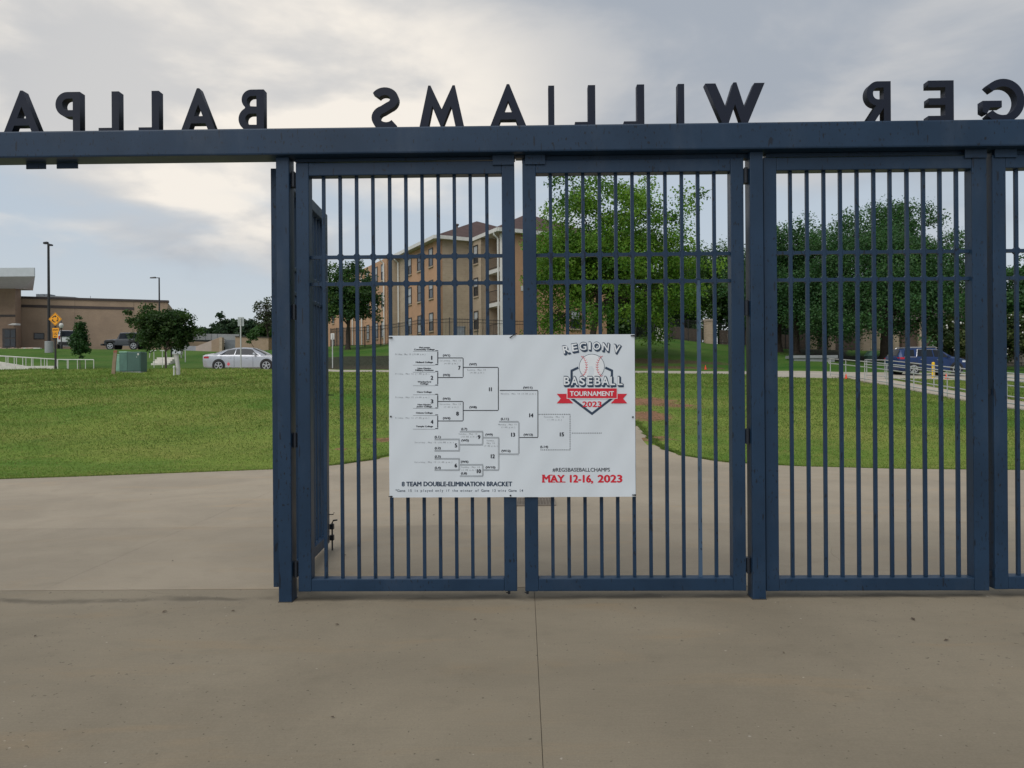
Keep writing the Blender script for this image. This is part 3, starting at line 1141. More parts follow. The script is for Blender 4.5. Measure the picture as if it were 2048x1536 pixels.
def lines(fn, segs, w):
    out = []
    for x0, y0, x1, y1 in segs:
        a, b = fn(min(x0, x1), min(y0, y1)), fn(max(x0, x1), max(y0, y1))
        h = w / 2
        if abs(x1 - x0) > abs(y1 - y0):
            out.append(rect(a[0] - h, a[1] - h, b[0] + h, a[1] + h))
        else:
            out.append(rect(a[0] - h, a[1] + h, a[0] + h, b[1] - h))
    return out


bold = []
for (y0, y1, ym) in ((182, 303, 245), (363, 483, 417), (564, 684, 627), (745, 865, 798)):
    bold += lines(c7, [(463, y0 + 4, 463, y1 - 4)], 1.9)
    bold += lines(c7, [(445, y0, 463, y0), (445, y1, 463, y1)], 1.7)
    bold += lines(c7, [(470, ym, 680, ym)], 1.6)
for (y0, y1, ym, xe) in ((245, 417, 328, 990), (627, 798, 706, 990)):
    bold += lines(c7, [(686, y0, 686, y1)], 1.6)
    bold += lines(c7, [(692, ym, xe, ym)], 1.6)
bold += lines(c7, [(995, 328, 995, 706)], 1.6)
bold += lines(c8, [(-86, 530, 241, 530), (85, 943, 241, 943)], 1.6) + lines(c8, [(245, 530, 245, 943)], 1.6)
print_quads('bracket_line', bold, M_PBLK)
thin = lines(c7, [(247, y, 440, y) for y in (186, 308, 370, 489, 568, 687, 750, 870)], 0.6)
dbl = []


def dline(fn, segs):
    global dbl
    for x0, y0, x1, y1 in segs:
        d = 4.2
        if abs(x1 - x0) > abs(y1 - y0):
            dbl += lines(fn, [(x0, y0 - d, x1, y1 - d), (x0, y0 + d, x1, y1 + d)], 0.75)
        else:
            dbl += lines(fn, [(x0 - d, y0, x1 - d, y1), (x0 + d, y0, x1 + d, y1)], 0.75)


dline(c7, [(436, 960, 655, 960), (436, 1060, 655, 1060), (652, 964, 652, 1056), (658, 892, 860, 892), (661, 1007, 860, 1007), (857, 896, 857, 1003),
           (864, 945, 1000, 945), (998, 950, 998, 1226), (864, 1230, 1000, 1230), (436, 1130, 655, 1130), (436, 1230, 655, 1230), (652, 1134, 652, 1226),
           (661, 1183, 860, 1183), (658, 1283, 860, 1283), (858, 1188, 858, 1279), (1004, 1090, 1172, 1090), (1003, 805, 1172, 805)])
dline(c8, [(78, 810, 78, 1086)])
print_quads('bracket_line', thin + dbl, M_PGREY)
dots = []
for x in np.arange(256, 531, 15.8):
    dots.append(c8(x, 740))
for y in np.arange(756, 1050, 15.8):
    dots.append(c8(527, y))
for x in np.arange(547, 812, 15.8):
    dots.append(c8(x, 905))
for x in np.arange(272, 530, 15.8):
    dots.append(c8(x, 1052))
print_quads('dotted_line', [rect(u - .78, v - .9, u + .78, v + .9) for u, v in dots], M_PBLK)

_tc = {}


def text_mesh(s, off):
    """outline of a string in the built-in font, scaled so that a capital is 1 high"""
    k = (s, off)
    if k in _tc:
        return _tc[k]
    cu = bpy.data.curves.new('t', 'FONT')
    cu.body = s
    cu.size = 1.0
    cu.offset = off
    cu.resolution_u = 3
    o = bpy.data.objects.new('t', cu)
    COL.objects.link(o)
    bpy.context.view_layer.update()
    me = bpy.data.meshes.new_from_object(o.evaluated_get(bpy.context.evaluated_depsgraph_get()))
    v = np.array([x.co[:2] for x in me.vertices])
    f = [tuple(p.vertices) for p in me.polygons]
    bpy.data.objects.remove(o)
    bpy.data.curves.remove(cu)
    bpy.data.meshes.remove(me)
    _tc[k] = (v, f)
    return v, f


CAPH = 0.72


def text(mb, s, u, v, h, width=None, off=0.0, lift=0.0, rot=0.0, dx=0.0, dy=0.0, mono=False, bold=0.0):
    """string centred on photo pixel (u, v), capitals h pixels high"""
    if bold:
        for k, (a, b) in enumerate(((-bold, 0), (bold, 0), (0, -bold * .6), (0, bold * .6), (0, 0))):
            text(mb, s, u, v, h, None if width is None else width - 2 * bold, off, lift + 0.00006 * k, rot, dx + a, dy + b, mono)
        return
    if mono:
        adv = width / len(s)
        for i, ch in enumerate(s):
            if ch == ' ':
                continue
            text(mb, ch, u - width / 2 + adv * (i + .5), v, h, None, off, lift, 0, dx, dy)
        return
    vv, ff = text_mesh(s, off)
    v0, v1 = vv[:, 0].min(), vv[:, 0].max()
    sy = h / CAPH
    sx = sy if width is None else width / (v1 - v0)
    cx = (v0 + v1) / 2
    c_, s_ = math.cos(rot), math.sin(rot)
    pts = []
    for x, y in vv:
        a, b = (x - cx) * sx, (y - CAPH / 2) * sy
        pts.append(on_banner(u + dx + a * c_ + b * s_, v + dy + a * s_ - b * c_, lift))
    mb.add(pts, ff)


def t7(mb, items, off, h, mono=False, bold=0.0):
    for s, x, y, w in items:
        u, v = c7(x, y)
        text(mb, s, u, v, h / 4.388, w / 4.388 if w else None, off, 0.0, mono=mono, bold=bold)


def t8(mb, items, off, h, mono=False, bold=0.0):
    for s, x, y, w in items:
        u, v = c8(x, y)
        text(mb, s, u, v, h / 4.389, w / 4.389 if w else None, off, 0.0, mono=mono, bold=bold)


m_ = MB()
t7(m_, [('McLennan', 347, 153, 96), ('Community College', 345, 170, 182), ('Midland College', 345, 282, 152), ('New Mexico', 345, 336, 118),
        ('Military Institute', 346, 352, 160), ('Weatherford', 345, 454, 118), ('College', 345, 471, 72), ('Cisco College', 345, 543, 132),
        ('New Mexico', 345, 654, 118), ('Junior College', 345, 671, 138), ('Odessa College', 345, 726, 148), ('Temple College', 347, 845, 150)], 0.0, 13, False, 0.28)
m_.build('team_name', M_PBLK, ban)
m_ = MB()
t7(m_, [('(W1)', 540, 222, 66), ('(W2)', 540, 394, 62), ('(W3)', 541, 602, 68), ('(W4)', 541, 773, 66), ('(W7)', 773, 300, 66), ('(W8)', 773, 677, 66),
        ('(L11)', 1052, 779, 72), ('(L7)', 695, 868, 54), ('(W9)', 913, 917, 66), ('(W5)', 703, 968, 66), ('(L1)', 463, 937, 54), ('(L2)', 463, 1035, 54),
        ('(L3)', 463, 1109, 54), ('(W12)', 1062, 1060, 80), ('(L4)', 463, 1208, 54), ('(W6)', 699, 1155, 66), ('(W10)', 926, 1205, 86), ('(L8)', 693, 1257, 54)], 0.0, 18.5, False, 0.34)
t8(m_, [('(W11)', 157, 505, 82), ('(L14)', 300, 1024, 70), ('(W13)', 160, 918, 82)], 0.0, 18.5, False, 0.34)
m_.build('seed_label', M_PBLK, ban)
m_ = MB()
t7(m_, [('1', 410, 243, 12), ('2', 412, 418, 24), ('3', 413, 625, 24), ('4', 413, 805, 25), ('7', 653, 331, 22), ('8', 636, 733, 25), ('11', 925, 519, 26),
        ('9', 825, 940, 25), ('5', 623, 1012, 23), ('12', 946, 1108, 37), ('6', 622, 1188, 24), ('10', 824, 1238, 38)], 0.0, 34, False, 0.62)
t8(m_, [('14', 187, 748, 38), ('15', 455, 915, 38), ('13', 27, 918, 36)], 0.0, 34, False, 0.62)
m_.build('game_number', M_PBLK, ban)
m_ = MB()
t7(m_, [('Friday, May 12 (10:00 a.m.)', 223, 212, 267), ('Friday, May 12 (1:00 p.m.)', 240, 384, 302), ('Friday, May 12 (4:00 p.m.)', 240, 590, 302),
        ('Friday, May 12 (7:00 p.m.)', 240, 771, 302), ('Saturday, May 13', 572, 268, 188), ('(4:00 p.m.)', 580, 293, 128), ('Saturday, May 13', 572, 650, 188),
        ('(7:00 p.m.)', 580, 675, 132), ('Sunday, May 14', 802, 350, 164), ('(4:00 p.m.)', 808, 374, 128), ('Sunday, May 14', 727, 912, 165), ('(10:00 a.m.)', 735, 936, 144),
        ('Saturday, May 13 (10:00 a.m.)', 432, 986, 346), ('Sunday,', 928, 970, 76), ('May 14', 928, 993, 70), ('(7:00 p.m.)', 928, 1017, 122),
        ('Saturday, May 13 (1:00 p.m.)', 425, 1159, 336), ('Sunday, May 14', 750, 1203, 163), ('(1:00 p.m.)', 735, 1228, 132),
        ('Monday, May 15 (5:00 p.m.)', 1172, 559, 310), ('Monday, May 15', 1075, 829, 162), ('(1:00 p.m.)', 1081, 853, 126)], 0.0, 13, True)
t8(m_, [('Tuesday, May 16', 385, 762, 177), ('(1:00 p.m.)', 392, 787, 130)], 0.0, 13, True)
m_.build('game_time', M_PLGREY, ban)
m_ = MB()
u, v = c7(0, 1408)
text(m_, '*Game 15 is played only if the winner of Game 13 wins Game 14', 918.5, v, 5.2, 256, 0.006, mono=True)
m_.build('footnote', M_PNAVY, ban)
m_ = MB()
text(m_, '8 TEAM DOUBLE-ELIMINATION BRACKET', 914, c7(0, 1350)[1], 9.2, 221, 0.0, bold=0.55)
m_.build('bracket_title', M_PNAVY, ban)
m_ = MB()
text(m_, '#REG5BASEBALLCHAMPS', 1162.5, 939.2, 7.6, 115, 0.0, bold=0.16)
m_.build('hashtag', M_PBLK, ban)


def slabs(mb, u, v, h, chars, lift=0.0):
    """small slab serifs under and over upright strokes: list of (centre, width, top or bottom)"""
    for x, w, k in chars:
        y = v + (h / 2 - .9 if k == 'b' else -h / 2 + .9)
        mb.add([on_banner(x - w / 2, y - .9, lift), on_banner(x + w / 2, y - .9, lift), on_banner(x + w / 2, y + .9, lift), on_banner(x - w / 2, y + .9, lift)], [(0, 1, 2, 3)])


m_ = MB()
text(m_, 'MAY', 1107, 957, 15, 45, 0.0, bold=1.0)
text(m_, '12-16,', 1163, 957, 15, 47, 0.0, bold=1.1)
text(m_, '2023', 1220, 957, 15, 50, 0.0, bold=1.1)
slabs(m_, 0, 957, 15.6, [(1087, 7, 'b'), (1102, 7, 'b'), (1087, 6, 't'), (1102, 6, 't'), (1107.5, 6, 'b'), (1117, 6, 'b'), (1127, 8, 'b')], 0.0004)
m_.build('event_date', M_PRED, ban)

# emblem
def poly(name, pts, m, lift):
    mb = MB()
    mb.add([on_banner(*p, lift) for p in pts], [tuple(range(len(pts)))])
    return mb.build(name, m, ban)


def ring_path(pts, w, closed=False):
    out = []
    n = len(pts)
    L_, R_ = [], []
    for i in range(n):
        a = pts[(i - 1) % n] if (closed or i > 0) else pts[i]
        b = pts[i]
        c = pts[(i + 1) % n] if (closed or i < n - 1) else pts[i]
        d1 = Vector((b[0] - a[0], b[1] - a[1]))
        d2 = Vector((c[0] - b[0], c[1] - b[1]))
        if d1.length == 0:
            d1 = d2
        if d2.length == 0:
            d2 = d1
        d1.normalize()
        d2.normalize()
        n1, n2 = Vector((-d1.y, d1.x)), Vector((-d2.y, d2.x))
        m = (n1 + n2)
        m = m / max(0.4, m.length_squared) * 2
        L_.append((b[0] + m.x * w / 2, b[1] + m.y * w / 2))
        R_.append((b[0] - m.x * w / 2, b[1] - m.y * w / 2))
    for i in range(n if closed else n - 1):
        j = (i + 1) % n
        out.append([L_[i], L_[j], R_[j], R_[i]])
    return out


plate = [c8(600, 330), c8(541, 357), c8(541, 600), c8(720, 735), c8(894, 600), c8(894, 357), c8(836, 330)]
print_quads('home_plate', ring_path(plate, 4.6), M_PNAVY, 0.0)
bx, by = c8(718, 322)
br = 25.0
poly('ball', [(bx + br * math.cos(R(a)), by + br * math.sin(R(a))) for a in range(0, 360, 10)], M_PWHITE, 0.0003)
print_quads('ball_outline', ring_path([(bx + br * math.cos(R(a)), by + br * math.sin(R(a))) for a in range(0, 360, 10)], 0.9, True), M_PNAVY, 0.0005)
st = []
for s in (-1, 1):
    cx = bx + s * 31
    arcp = [(cx - s * 20.5 * math.cos(R(a)), by + 24 * math.sin(R(a))) for a in range(-56, 57, 14)]
    st += ring_path(arcp, 0.55)
    for a in range(-54, 55, 12):
        p0 = (cx - s * 20.5 * math.cos(R(a)), by + 24 * math.sin(R(a)))
        for e in (-1, 1):
            st += ring_path([p0, (p0[0] + e * 2.8, p0[1] - 2.0)], 0.8)
print_quads('ball_stitching', st, M_PRED, 0.0006)

def outlined(name, specs, off_o, off_w, sh, base):
    """white letters with a navy edge and a navy drop shadow"""
    sdw, top = MB(), MB()
    for s, u, v, h, w, rot in specs:
        text(sdw, s, u, v, h, w * 1.02, off_o, base, rot)
        for k in (0.34, 0.67, 1.0):
            text(sdw, s, u, v, h, w * 1.02, off_o, base + 0.0001 * k, rot, sh[0] * k, sh[1] * k)
        text(top, s, u, v, h, w * .97, off_w, base + 0.0006, rot)
    sdw.build(name + '_shadow', M_PNAVY, ban)
    top.build(name, M_PWHITE, ban)


outlined('emblem_region', [('R', 1132.3, 698.0, 15, 13.5, R(-13)), ('E', 1149, 694.6, 15, 11.5, R(-9)), ('G', 1165.5, 692.3, 15, 14.5, R(-4)), ('I', 1179.3, 691.4, 15, 4.4, R(0)),
                           ('O', 1193, 691.6, 15, 15, R(3)), ('N', 1211, 693.6, 15, 13.5, R(6)), ('V', 1233, 697.2, 15.5, 14.5, R(10))], 0.085, 0.018, (2.2, 2.6), 0.0007)
outlined('emblem_baseball', [(ch, 1133.5 + i * 15.4 + (0 if i < 6 else (i - 5) * -0.6), 761.3, 17.0, w_, 0) for i, (ch, w_) in enumerate(zip('BASEBALL', (12, 14.5, 12, 10.5, 12, 14.5, 10, 10)))], 0.085, 0.018, (2.2, 2.6), 0.0012)
tl = [c8(410, 560), c8(512, 560), c8(512, 600), c8(555, 643), c8(410, 643), c8(446, 601)]
tr_ = [c8(1028, 560), c8(927, 560), c8(927, 600), c8(884, 643), c8(1028, 643), c8(992, 601)]
poly('ribbon_tail', tl, M_PRED, 0.0022)
poly('ribbon_tail', tr_, M_PRED, 0.0022)
print_quads('ribbon_edge', [rect(*c8(498, 507), *c8(942, 603))], M_PWHITE, 0.0026)
print_quads('ribbon', [rect(*c8(503, 512), *c8(937, 598))], M_PRED, 0.0030)
m_ = MB()
text(m_, 'TOURNAMENT', *c8(718, 557), 9.6, 88, 0.0, 0.0046, bold=0.38)
m_.build('ribbon_text', M_PWHITE, ban)
m_ = MB()
text(m_, '2023', *c8(720, 650), 11, 38.5, 0.0, 0.0005, bold=0.6)
m_.build('emblem_year', M_PRED, ban)

# zip ties and eyelets
for (u, v, kind) in ((781, 675.5, 'c'), (1265, 671.5, 'c'), (781, 993, 'c'), (1268, 990, 'c'), (1026, 671.5, 'd'), (1021, 991, 'e'), (782, 833, 'e'), (1265.5, 834, 'e')):
    x, y, z = on_banner(u, v, 0.0)
    mb = MB()
    if kind == 'c':
        mb.tube([(x - .012, y + .006, z), (x - .008, y - .007, z + .001), (x + .008, y - .008, z + .001), (x + .014, y + .004, z)], .0042, 6)
        mb.box((x + .002, y - .014, z - .005), (x + .012, y - .004, z + .006))
    elif kind == 'd':
        mb.tube([(x - .024, y - .004, z - .014), (x - .006, y - .010, z - .003), (x + .016, y - .006, z + .010), (x + .026, y + .02, z + .018)], .0036, 6)
    else:
        mb.lathe([(.0065, 0), (.0065, .003), (.004, .005)], 10, 'y', (x, y - .005, z))
    mb.build('zip_tie', M_ZIP, ban)

for o_ in ban.children:
    if o_.name.split('.')[0] not in ('sheet', 'zip_tie', 'home_plate', 'ball', 'ribbon', 'ribbon_tail', 'ribbon_edge', 'ball_outline'):
        o_['kind'] = 'stuff'

# ------------------------------------------------------------------ background materials
M_BRICKL = brick_mat('tan_brick', (0.38, 0.27, 0.175), (0.335, 0.235, 0.152), (0.40, 0.32, 0.25))
M_BRICKD = brick_mat('tan_brick_dark', (0.33, 0.215, 0.14), (0.29, 0.185, 0.12), (0.34, 0.27, 0.21))
M_STUCCO = simple('tan_stucco', (0.46, 0.275, 0.165), 0.9, var=0.10, scale=.6)
M_BEIGE = brick_mat('beige_brick', (0.46, 0.37, 0.265), (0.41, 0.325, 0.232), (0.47, 0.395, 0.305), h=0.2, w=0.4)
M_PILLAR = brick_mat('pillar_brick', (0.50, 0.38, 0.28), (0.40, 0.30, 0.21), (0.50, 0.44, 0.36), h=0.09, w=.25)
M_STONE = brick_mat('grey_stone', (0.20, 0.17, 0.14), (0.13, 0.11, 0.09), (0.09, 0.08, 0.07), h=0.24, w=0.55)
M_BROWNBRICK = brick_mat('brown_brick', (0.11, 0.065, 0.048), (0.085, 0.052, 0.04), (0.14, 0.11, 0.09))
M_COPING = simple('dark_coping', (0.055, 0.040, 0.036), 0.6)
M_WHITE = simple('white_paint', (0.62, 0.61, 0.58), 0.5, var=0.08)
M_FASCIA = simple('grey_white_metal', (0.50, 0.53, 0.56), 0.45, var=0.06)
M_SOFFIT = simple('soffit', (0.60, 0.57, 0.58), 0.7, var=0.08)
M_ROOF = simple('brown_shingle', (0.070, 0.040, 0.036), 0.9, var=0.25, scale=2, bump=.4)
M_ROOFG = simple('grey_shingle', (0.13, 0.105, 0.10), 0.9, var=0.25, scale=2)
M_GLASS = simple('window_glass', (0.020, 0.026, 0.034), 0.08, var=0.2, spec=0.6)
M_BLIND = simple('window_blind', (0.40, 0.42, 0.44), 0.6, var=0.12)
M_FRAMED = simple('dark_frame', (0.045, 0.038, 0.036), 0.5)
M_IRON = simple('black_iron', (0.014, 0.014, 0.016), 0.5)
M_GALV = simple('galvanised', (0.46, 0.47, 0.46), 0.42, 0.3, var=0.1)
M_GREYC = simple('grey_concrete', (0.29, 0.30, 0.31), 0.85, var=0.16, scale=.8)
M_PINKC = simple('pinkish_concrete', (0.42, 0.345, 0.29), 0.85, var=0.12, scale=.8)
M_GREYD = simple('grey_door', (0.17, 0.19, 0.21), 0.6)
M_WOODF = simple('weathered_board', (0.085, 0.064, 0.052), 0.9, var=0.3, scale=5)
M_BARK = simple('bark', (0.052, 0.040, 0.031), 0.95, var=0.35, scale=6, bump=.6, bscale=14)
M_BARKG = simple('grey_bark', (0.13, 0.11, 0.095), 0.95, var=0.3, scale=6)
M_TRANSF = simple('utility_green', (0.060, 0.125, 0.105), 0.5, var=0.12, scale=2)
M_TRANSL = simple('utility_pale_green', (0.22, 0.40, 0.31), 0.55)
M_YEL = simple('sign_amber', (0.86, 0.36, 0.01), 0.4, var=0.06)
M_YELB = simple('bollard_yellow', (0.85, 0.52, 0.01), 0.45)
M_BLK = simple('sign_black', (0.012, 0.012, 0.014), 0.5)
M_ALU = simple('sign_back_aluminium', (0.38, 0.41, 0.41), 0.5, 0.3)
M_ORANGE = simple('cone_orange', (0.85, 0.075, 0.03), 0.5)
M_TAG = simple('marker_brown', (0.26, 0.185, 0.125), 0.8)
M_PVC = simple('grey_pvc', (0.50, 0.48, 0.46), 0.5)
M_ROCK = simple('pink_rock', (0.40, 0.28, 0.23), 0.9, var=.3, scale=3)
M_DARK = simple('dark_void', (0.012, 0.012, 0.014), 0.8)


def cw(x, y, z=0.0):
    """point given across / along the camera axis, in world space"""
    q = RT0 * x + FWD * y
    return Vector((q.x, q.y, z))


def wall(a, b, z0, z1, inward, th=0.3):
    """vertical slab whose outer face runs from a to b"""
    d = Vector(inward)
    d.z = 0
    d = d.normalized() * th
    mb = MB()
    mb.prism([(a.x, a.y, z0), (b.x, b.y, z0), (b.x, b.y, z1), (a.x, a.y, z1)], (d.x, d.y, 0))
    return mb


# ------------------------------------------------------------------ trees
def leaf_mat(name, trans=0.35):
    t = MT(name)
    at = t.attr('leafcol')
    tr = t.node('ShaderNodeBsdfTranslucent')
    t.l.new(t.mix(0.6, at.outputs['Color'], (1.0, 1.25, 0.55), 'MULTIPLY'), tr.inputs[0])
    mx = t.node('ShaderNodeMixShader')
    mx.inputs[0].default_value = trans
    t.fin(at.outputs['Color'], 0.55, 0, 0.3)
    t.l.new(t.b.outputs[0], mx.inputs[1])
    t.l.new(tr.outputs[0], mx.inputs[2])
    t.l.new(mx.outputs[0], t.out.inputs[0])
    return t.m


M_LEAF = leaf_mat('leaf', 0.40)


def leaves_mesh(name, centers, rads, per, size, cols, org, g, droop=0.3, flat=0.7):
    """leaf-sized rhombic faces scattered in clumps"""
    n = len(centers)
    counts = np.maximum(8, (per * (np.array(rads) / np.mean(rads)) ** 2).astype(int))
    idx = np.repeat(np.arange(n), counts)
    N = len(idx)
    off = g.normal(size=(N, 3)) * np.array([1, 1, flat])
    ln = np.linalg.norm(off, axis=1, keepdims=True)
    off = off / ln * np.minimum(ln, 2.1) * 0.55
    C = np.array(centers)[idx] + off * np.array(rads)[idx][:, None]
    ax = g.normal(size=(N, 3))
    ax[:, 2] = ax[:, 2] * 0.5 - droop
    ax /= np.linalg.norm(ax, axis=1, keepdims=True)
    nn_ = g.normal(size=(N, 3)) + np.array([0, -0.15, 0.75]) + off * 0.8
    sd = np.cross(ax, nn_)
    sd /= np.linalg.norm(sd, axis=1, keepdims=True) + 1e-9
    L = size * g.uniform(0.6, 1.35, (N, 1))
    W = L * g.uniform(0.30, 0.5, (N, 1))
    up = np.cross(sd, ax)
    v0 = C - ax * L / 2
    v1 = C + sd * W - ax * L * 0.08 + up * W * 0.25
    v2 = C + ax * L / 2
    v3 = C - sd * W - ax * L * 0.08 + up * W * 0.25
    V = np.stack([v0, v1, v2, v3], 1).reshape(-1, 3)
    me = np_mesh(name, V, np.arange(4 * N), 4, org)
    base = np.array(cols)[idx]
    j = g.uniform(0.84, 1.16, (N, 1))
    c = np.clip(base * j * (1 + g.normal(size=(N, 3)) * 0.07), 0, 1)
    c4 = np.repeat(np.concatenate([c, np.ones((N, 1))], 1), 4, axis=0)
    ca = me.color_attributes.new('leafcol', 'FLOAT_COLOR', 'POINT')
    ca.data.foreach_set('color', c4.astype(np.float32).ravel())
    return me


def tree(name, label, base, h, cz, rad, nclump, per, size, c1, c2, seed, trunk_r=0.2, fork=0.3, cat='tree', group=None, bark=None,
         crad=0.24, shell=0.5, lean=(0, 0), spray=0, limbs=14, taper=0.0, droop=0.3, shape=None):
    """trunk with limbs that reach into leaf clumps filling an uneven crown"""
    g = np.random.default_rng(seed)
    rnd = random.Random(seed)
    o = thing(name, label, cat, tuple(base), 0, group)
    bx_, by_, bz_ = base
    cc = np.array([bx_ + lean[0], by_ + lean[1], bz_ + cz])
    rad = np.array(rad)
    cent, rads = [], []
    ph = g.uniform(0, 6.28, 6)
    tries = 0
    while len(cent) < nclump and tries < nclump * 40:
        tries += 1
        d = g.normal(size=3)
        d /= np.linalg.norm(d)
        if d[2] < -0.75:
            continue
        az = math.atan2(d[1], d[0])
        lump = 1 + 0.16 * math.sin(3 * az + ph[0] + 2 * d[2]) + 0.12 * math.sin(5 * az + ph[1] - 3 * d[2]) + 0.10 * math.sin(7 * d[2] + ph[2] + az)
        rr_ = (shell + (1 - shell) * g.uniform() ** 0.6) if g.uniform() < 0.8 else g.uniform(0.1, shell)
        if spray and g.uniform() < spray:
            rr_ *= g.uniform(1.02, 1.22)
        p = d * rr_ * lump
        if taper:
            k = 1 - taper * max(-0.3, p[2])
            p[0] *= k
            p[1] *= k
        q = cc + p * rad
        if shape and not shape(q):
            continue
        cent.append(q)
        rads.append(rad.mean() * crad * g.uniform(0.6, 1.25) * (0.75 if rr_ > 1.0 else 1))
    cols = []
    for q in cent:
        k = g.uniform()
        cols.append(np.array(c1) * (1 - k) + np.array(c2) * k)
    me = leaves_mesh('crown', cent, rads, per, size, cols, base, g, droop)
    mesh_obj('crown', me, M_LEAF, o)
    # trunk and limbs
    mb = MB()
    fk = Vector((bx_ + lean[0] * .3, by_ + lean[1] * .3, bz_ + h * fork))
    mid_ = Vector(((bx_ + fk.x) / 2 + rnd.uniform(-.5, .5) * trunk_r, (by_ + fk.y) / 2, (bz_ + fk.z) / 2))
    mb.tube([Vector((bx_, by_, bz_ - 0.25)), Vector((bx_, by_, bz_ + .12 * trunk_r)), Vector((bx_, by_, bz_ + trunk_r * 1.2)), mid_, fk],
            [trunk_r * 1.7, trunk_r * 1.45, trunk_r * 1.08, trunk_r * .95, trunk_r * .82], 9)
    order = sorted(range(len(cent)), key=lambda i: g.uniform())[:limbs]
    top = Vector((cc[0], cc[1], cc[2] + rad[2] * .55))
    lead = [fk, fk.lerp(top, .35) + Vector((rnd.uniform(-.3, .3), rnd.uniform(-.3, .3), 0)), fk.lerp(top, .7) + Vector((rnd.uniform(-.4, .4), 0, 0)), top]
    mb.tube(lead, [trunk_r * .8, trunk_r * .55, trunk_r * .32, trunk_r * .12], 7)
    for i in order:
        e = Vector(cent[i])
        s = lead[0].lerp(lead[1], rnd.random()) if e.z < cc[2] else lead[1].lerp(lead[2], rnd.random())
        m1_ = s.lerp(e, .35) + Vector((rnd.uniform(-.3, .3), rnd.uniform(-.3, .3), rnd.uniform(0.1, .5)))
        m2_ = s.lerp(e, .7) + Vector((rnd.uniform(-.3, .3), rnd.uniform(-.3, .3), rnd.uniform(0, .4)))
        r0_ = trunk_r * rnd.uniform(.28, .45)
        mb.tube([s, m1_, m2_, e], [r0_, r0_ * .65, r0_ * .38, r0_ * .14], 6, cap=False)
        for k in range(2):
            e2 = Vector(cent[rnd.randrange(len(cent))])
            if (e2 - m2_).length < rad.mean() * .8:
                mb.tube([m2_, m2_.lerp(e2, .55) + Vector((0, 0, .15)), e2], [r0_ * .36, r0_ * .22, r0_ * .08], 5, cap=False)
    mb.build('trunk', bark or M_BARK, o, smooth=60)
    return o


BRIGHT1, BRIGHT2 = (0.048, 0.130, 0.018), (0.190, 0.335, 0.042)
OAK1, OAK2 = (0.046, 0.115, 0.045), (0.076, 0.165, 0.058)
DARK1, DARK2 = (0.026, 0.070, 0.028), (0.055, 0.11, 0.04)
EL1, EL2 = (0.042, 0.10, 0.030), (0.085, 0.16, 0.042)

# bright tree behind the centre gates
b0 = on_ground(1178, 56)
tree('shade_tree', 'tall bright green tree with loose leafy crown rising behind the banner', b0, 12.4, 6.7, (6.3, 5.4, 6.1), 460, 160, 0.185,
     BRIGHT1, BRIGHT2, 11, .26, .22, crad=.155, shell=.42, spray=.42, limbs=60, bark=M_BARK, lean=(1.5, 0), droop=.5)
# big dark oak on the right and its neighbours
b0 = on_ground(1772, 63)
tree('oak_tree', 'broad domed dark green oak with thick forked trunk behind the blue SUV', b0, 12.2, 6.1, (6.7, 6.0, 6.1), 520, 230, 0.165, OAK1, OAK2, 12, .42, .22, taper=.34,
     crad=.17, shell=.62, limbs=30, spray=.0)
b0 = on_ground(1594, 69)
tree('oak_tree', 'dark green oak on the mulch bed just left of the broad oak', b0, 10.6, 6.4, (4.4, 4.4, 4.8), 210, 200, 0.18, OAK1, OAK2, 13, .27, .26, crad=.22, shell=.55, limbs=16, spray=.1)
b0 = on_ground(1560, 71)
tree('oak_tree', 'dark oak at the left end of the mulch bed', b0, 10, 6.4, (3.8, 4.0, 4.2), 160, 200, 0.18, DARK1, OAK2, 14, .24, .26, crad=.24, shell=.55, limbs=14, spray=.1)
b0 = on_ground(2062, 80)
tree('oak_tree', 'dark green tree behind the gabled house at the right edge', b0, 10, 6.2, (4.2, 4.5, 4.1), 140, 110, 0.30, OAK1, OAK2, 15, .25, .25, crad=.24, limbs=10)
b0 = on_ground(1440, 88)
tree('tree', 'mid green tree above the fence left of the square post', b0, 10.5, 6.9, (5.2, 5, 4.3), 190, 190, 0.22, EL1, (0.075, .15, .03), 16, .25, .25, crad=.24, limbs=12, spray=.12)
b0 = on_ground(1370, 94)
tree('tree', 'dark green tree behind the right side of the bright tree', b0, 9.5, 6.2, (5.5, 5, 4.1), 170, 190, 0.24, EL1, EL2, 17, .25, .25, crad=.25, limbs=10, spray=.1)
b0 = on_ground(1500, 84)
tree('tree', 'low dark tree behind the brick gate pillar', b0, 8.5, 5.0, (4.2, 4, 3.9), 140, 100, 0.32, DARK1, EL2, 18, .22, .22, crad=.26, limbs=10)
# left of the dormitory
b0 = on_ground(696, 66)
tree('tree', 'dark green tree at the far left end of the apartment building', b0, 7.6, 4.7, (2.2, 2.1, 2.9), 170, 95, 0.20, DARK1, EL2, 19, .2, .2, crad=.22, limbs=18, spray=.18)
# small round tree by the transformer
b0 = on_ground(331, 53)
tree('ornamental_tree', 'small wide dark green tree behind the green transformer box', b0, 4.6, 2.85, (2.05, 1.9, 1.75), 170, 95, 0.17, (0.026, .060, .018), (0.055, .105, .026), 20, .075, .30, crad=.21,
     limbs=24, spray=.22, shell=.4, bark=M_BARKG)
b0 = on_ground(160, 58)
tree('young_tree', 'young narrow pointed tree on the lawn in front of the white SUV', b0, 4.2, 2.2, (.50, .50, 1.75), 80, 70, 0.14, (0.024, .070, .022), (0.050, .115, .032), 21, .035, .25, crad=.30,
     limbs=8, taper=.55, bark=M_BARKG)
b0 = on_ground(507, 74)
tree('young_tree', 'small young tree in front of the low brick block behind the silver car', b0, 2.1, 1.3, (.55, .5, .9), 22, 40, .17, EL1, EL2, 22, .03, .2, crad=.4, limbs=4, taper=.5)
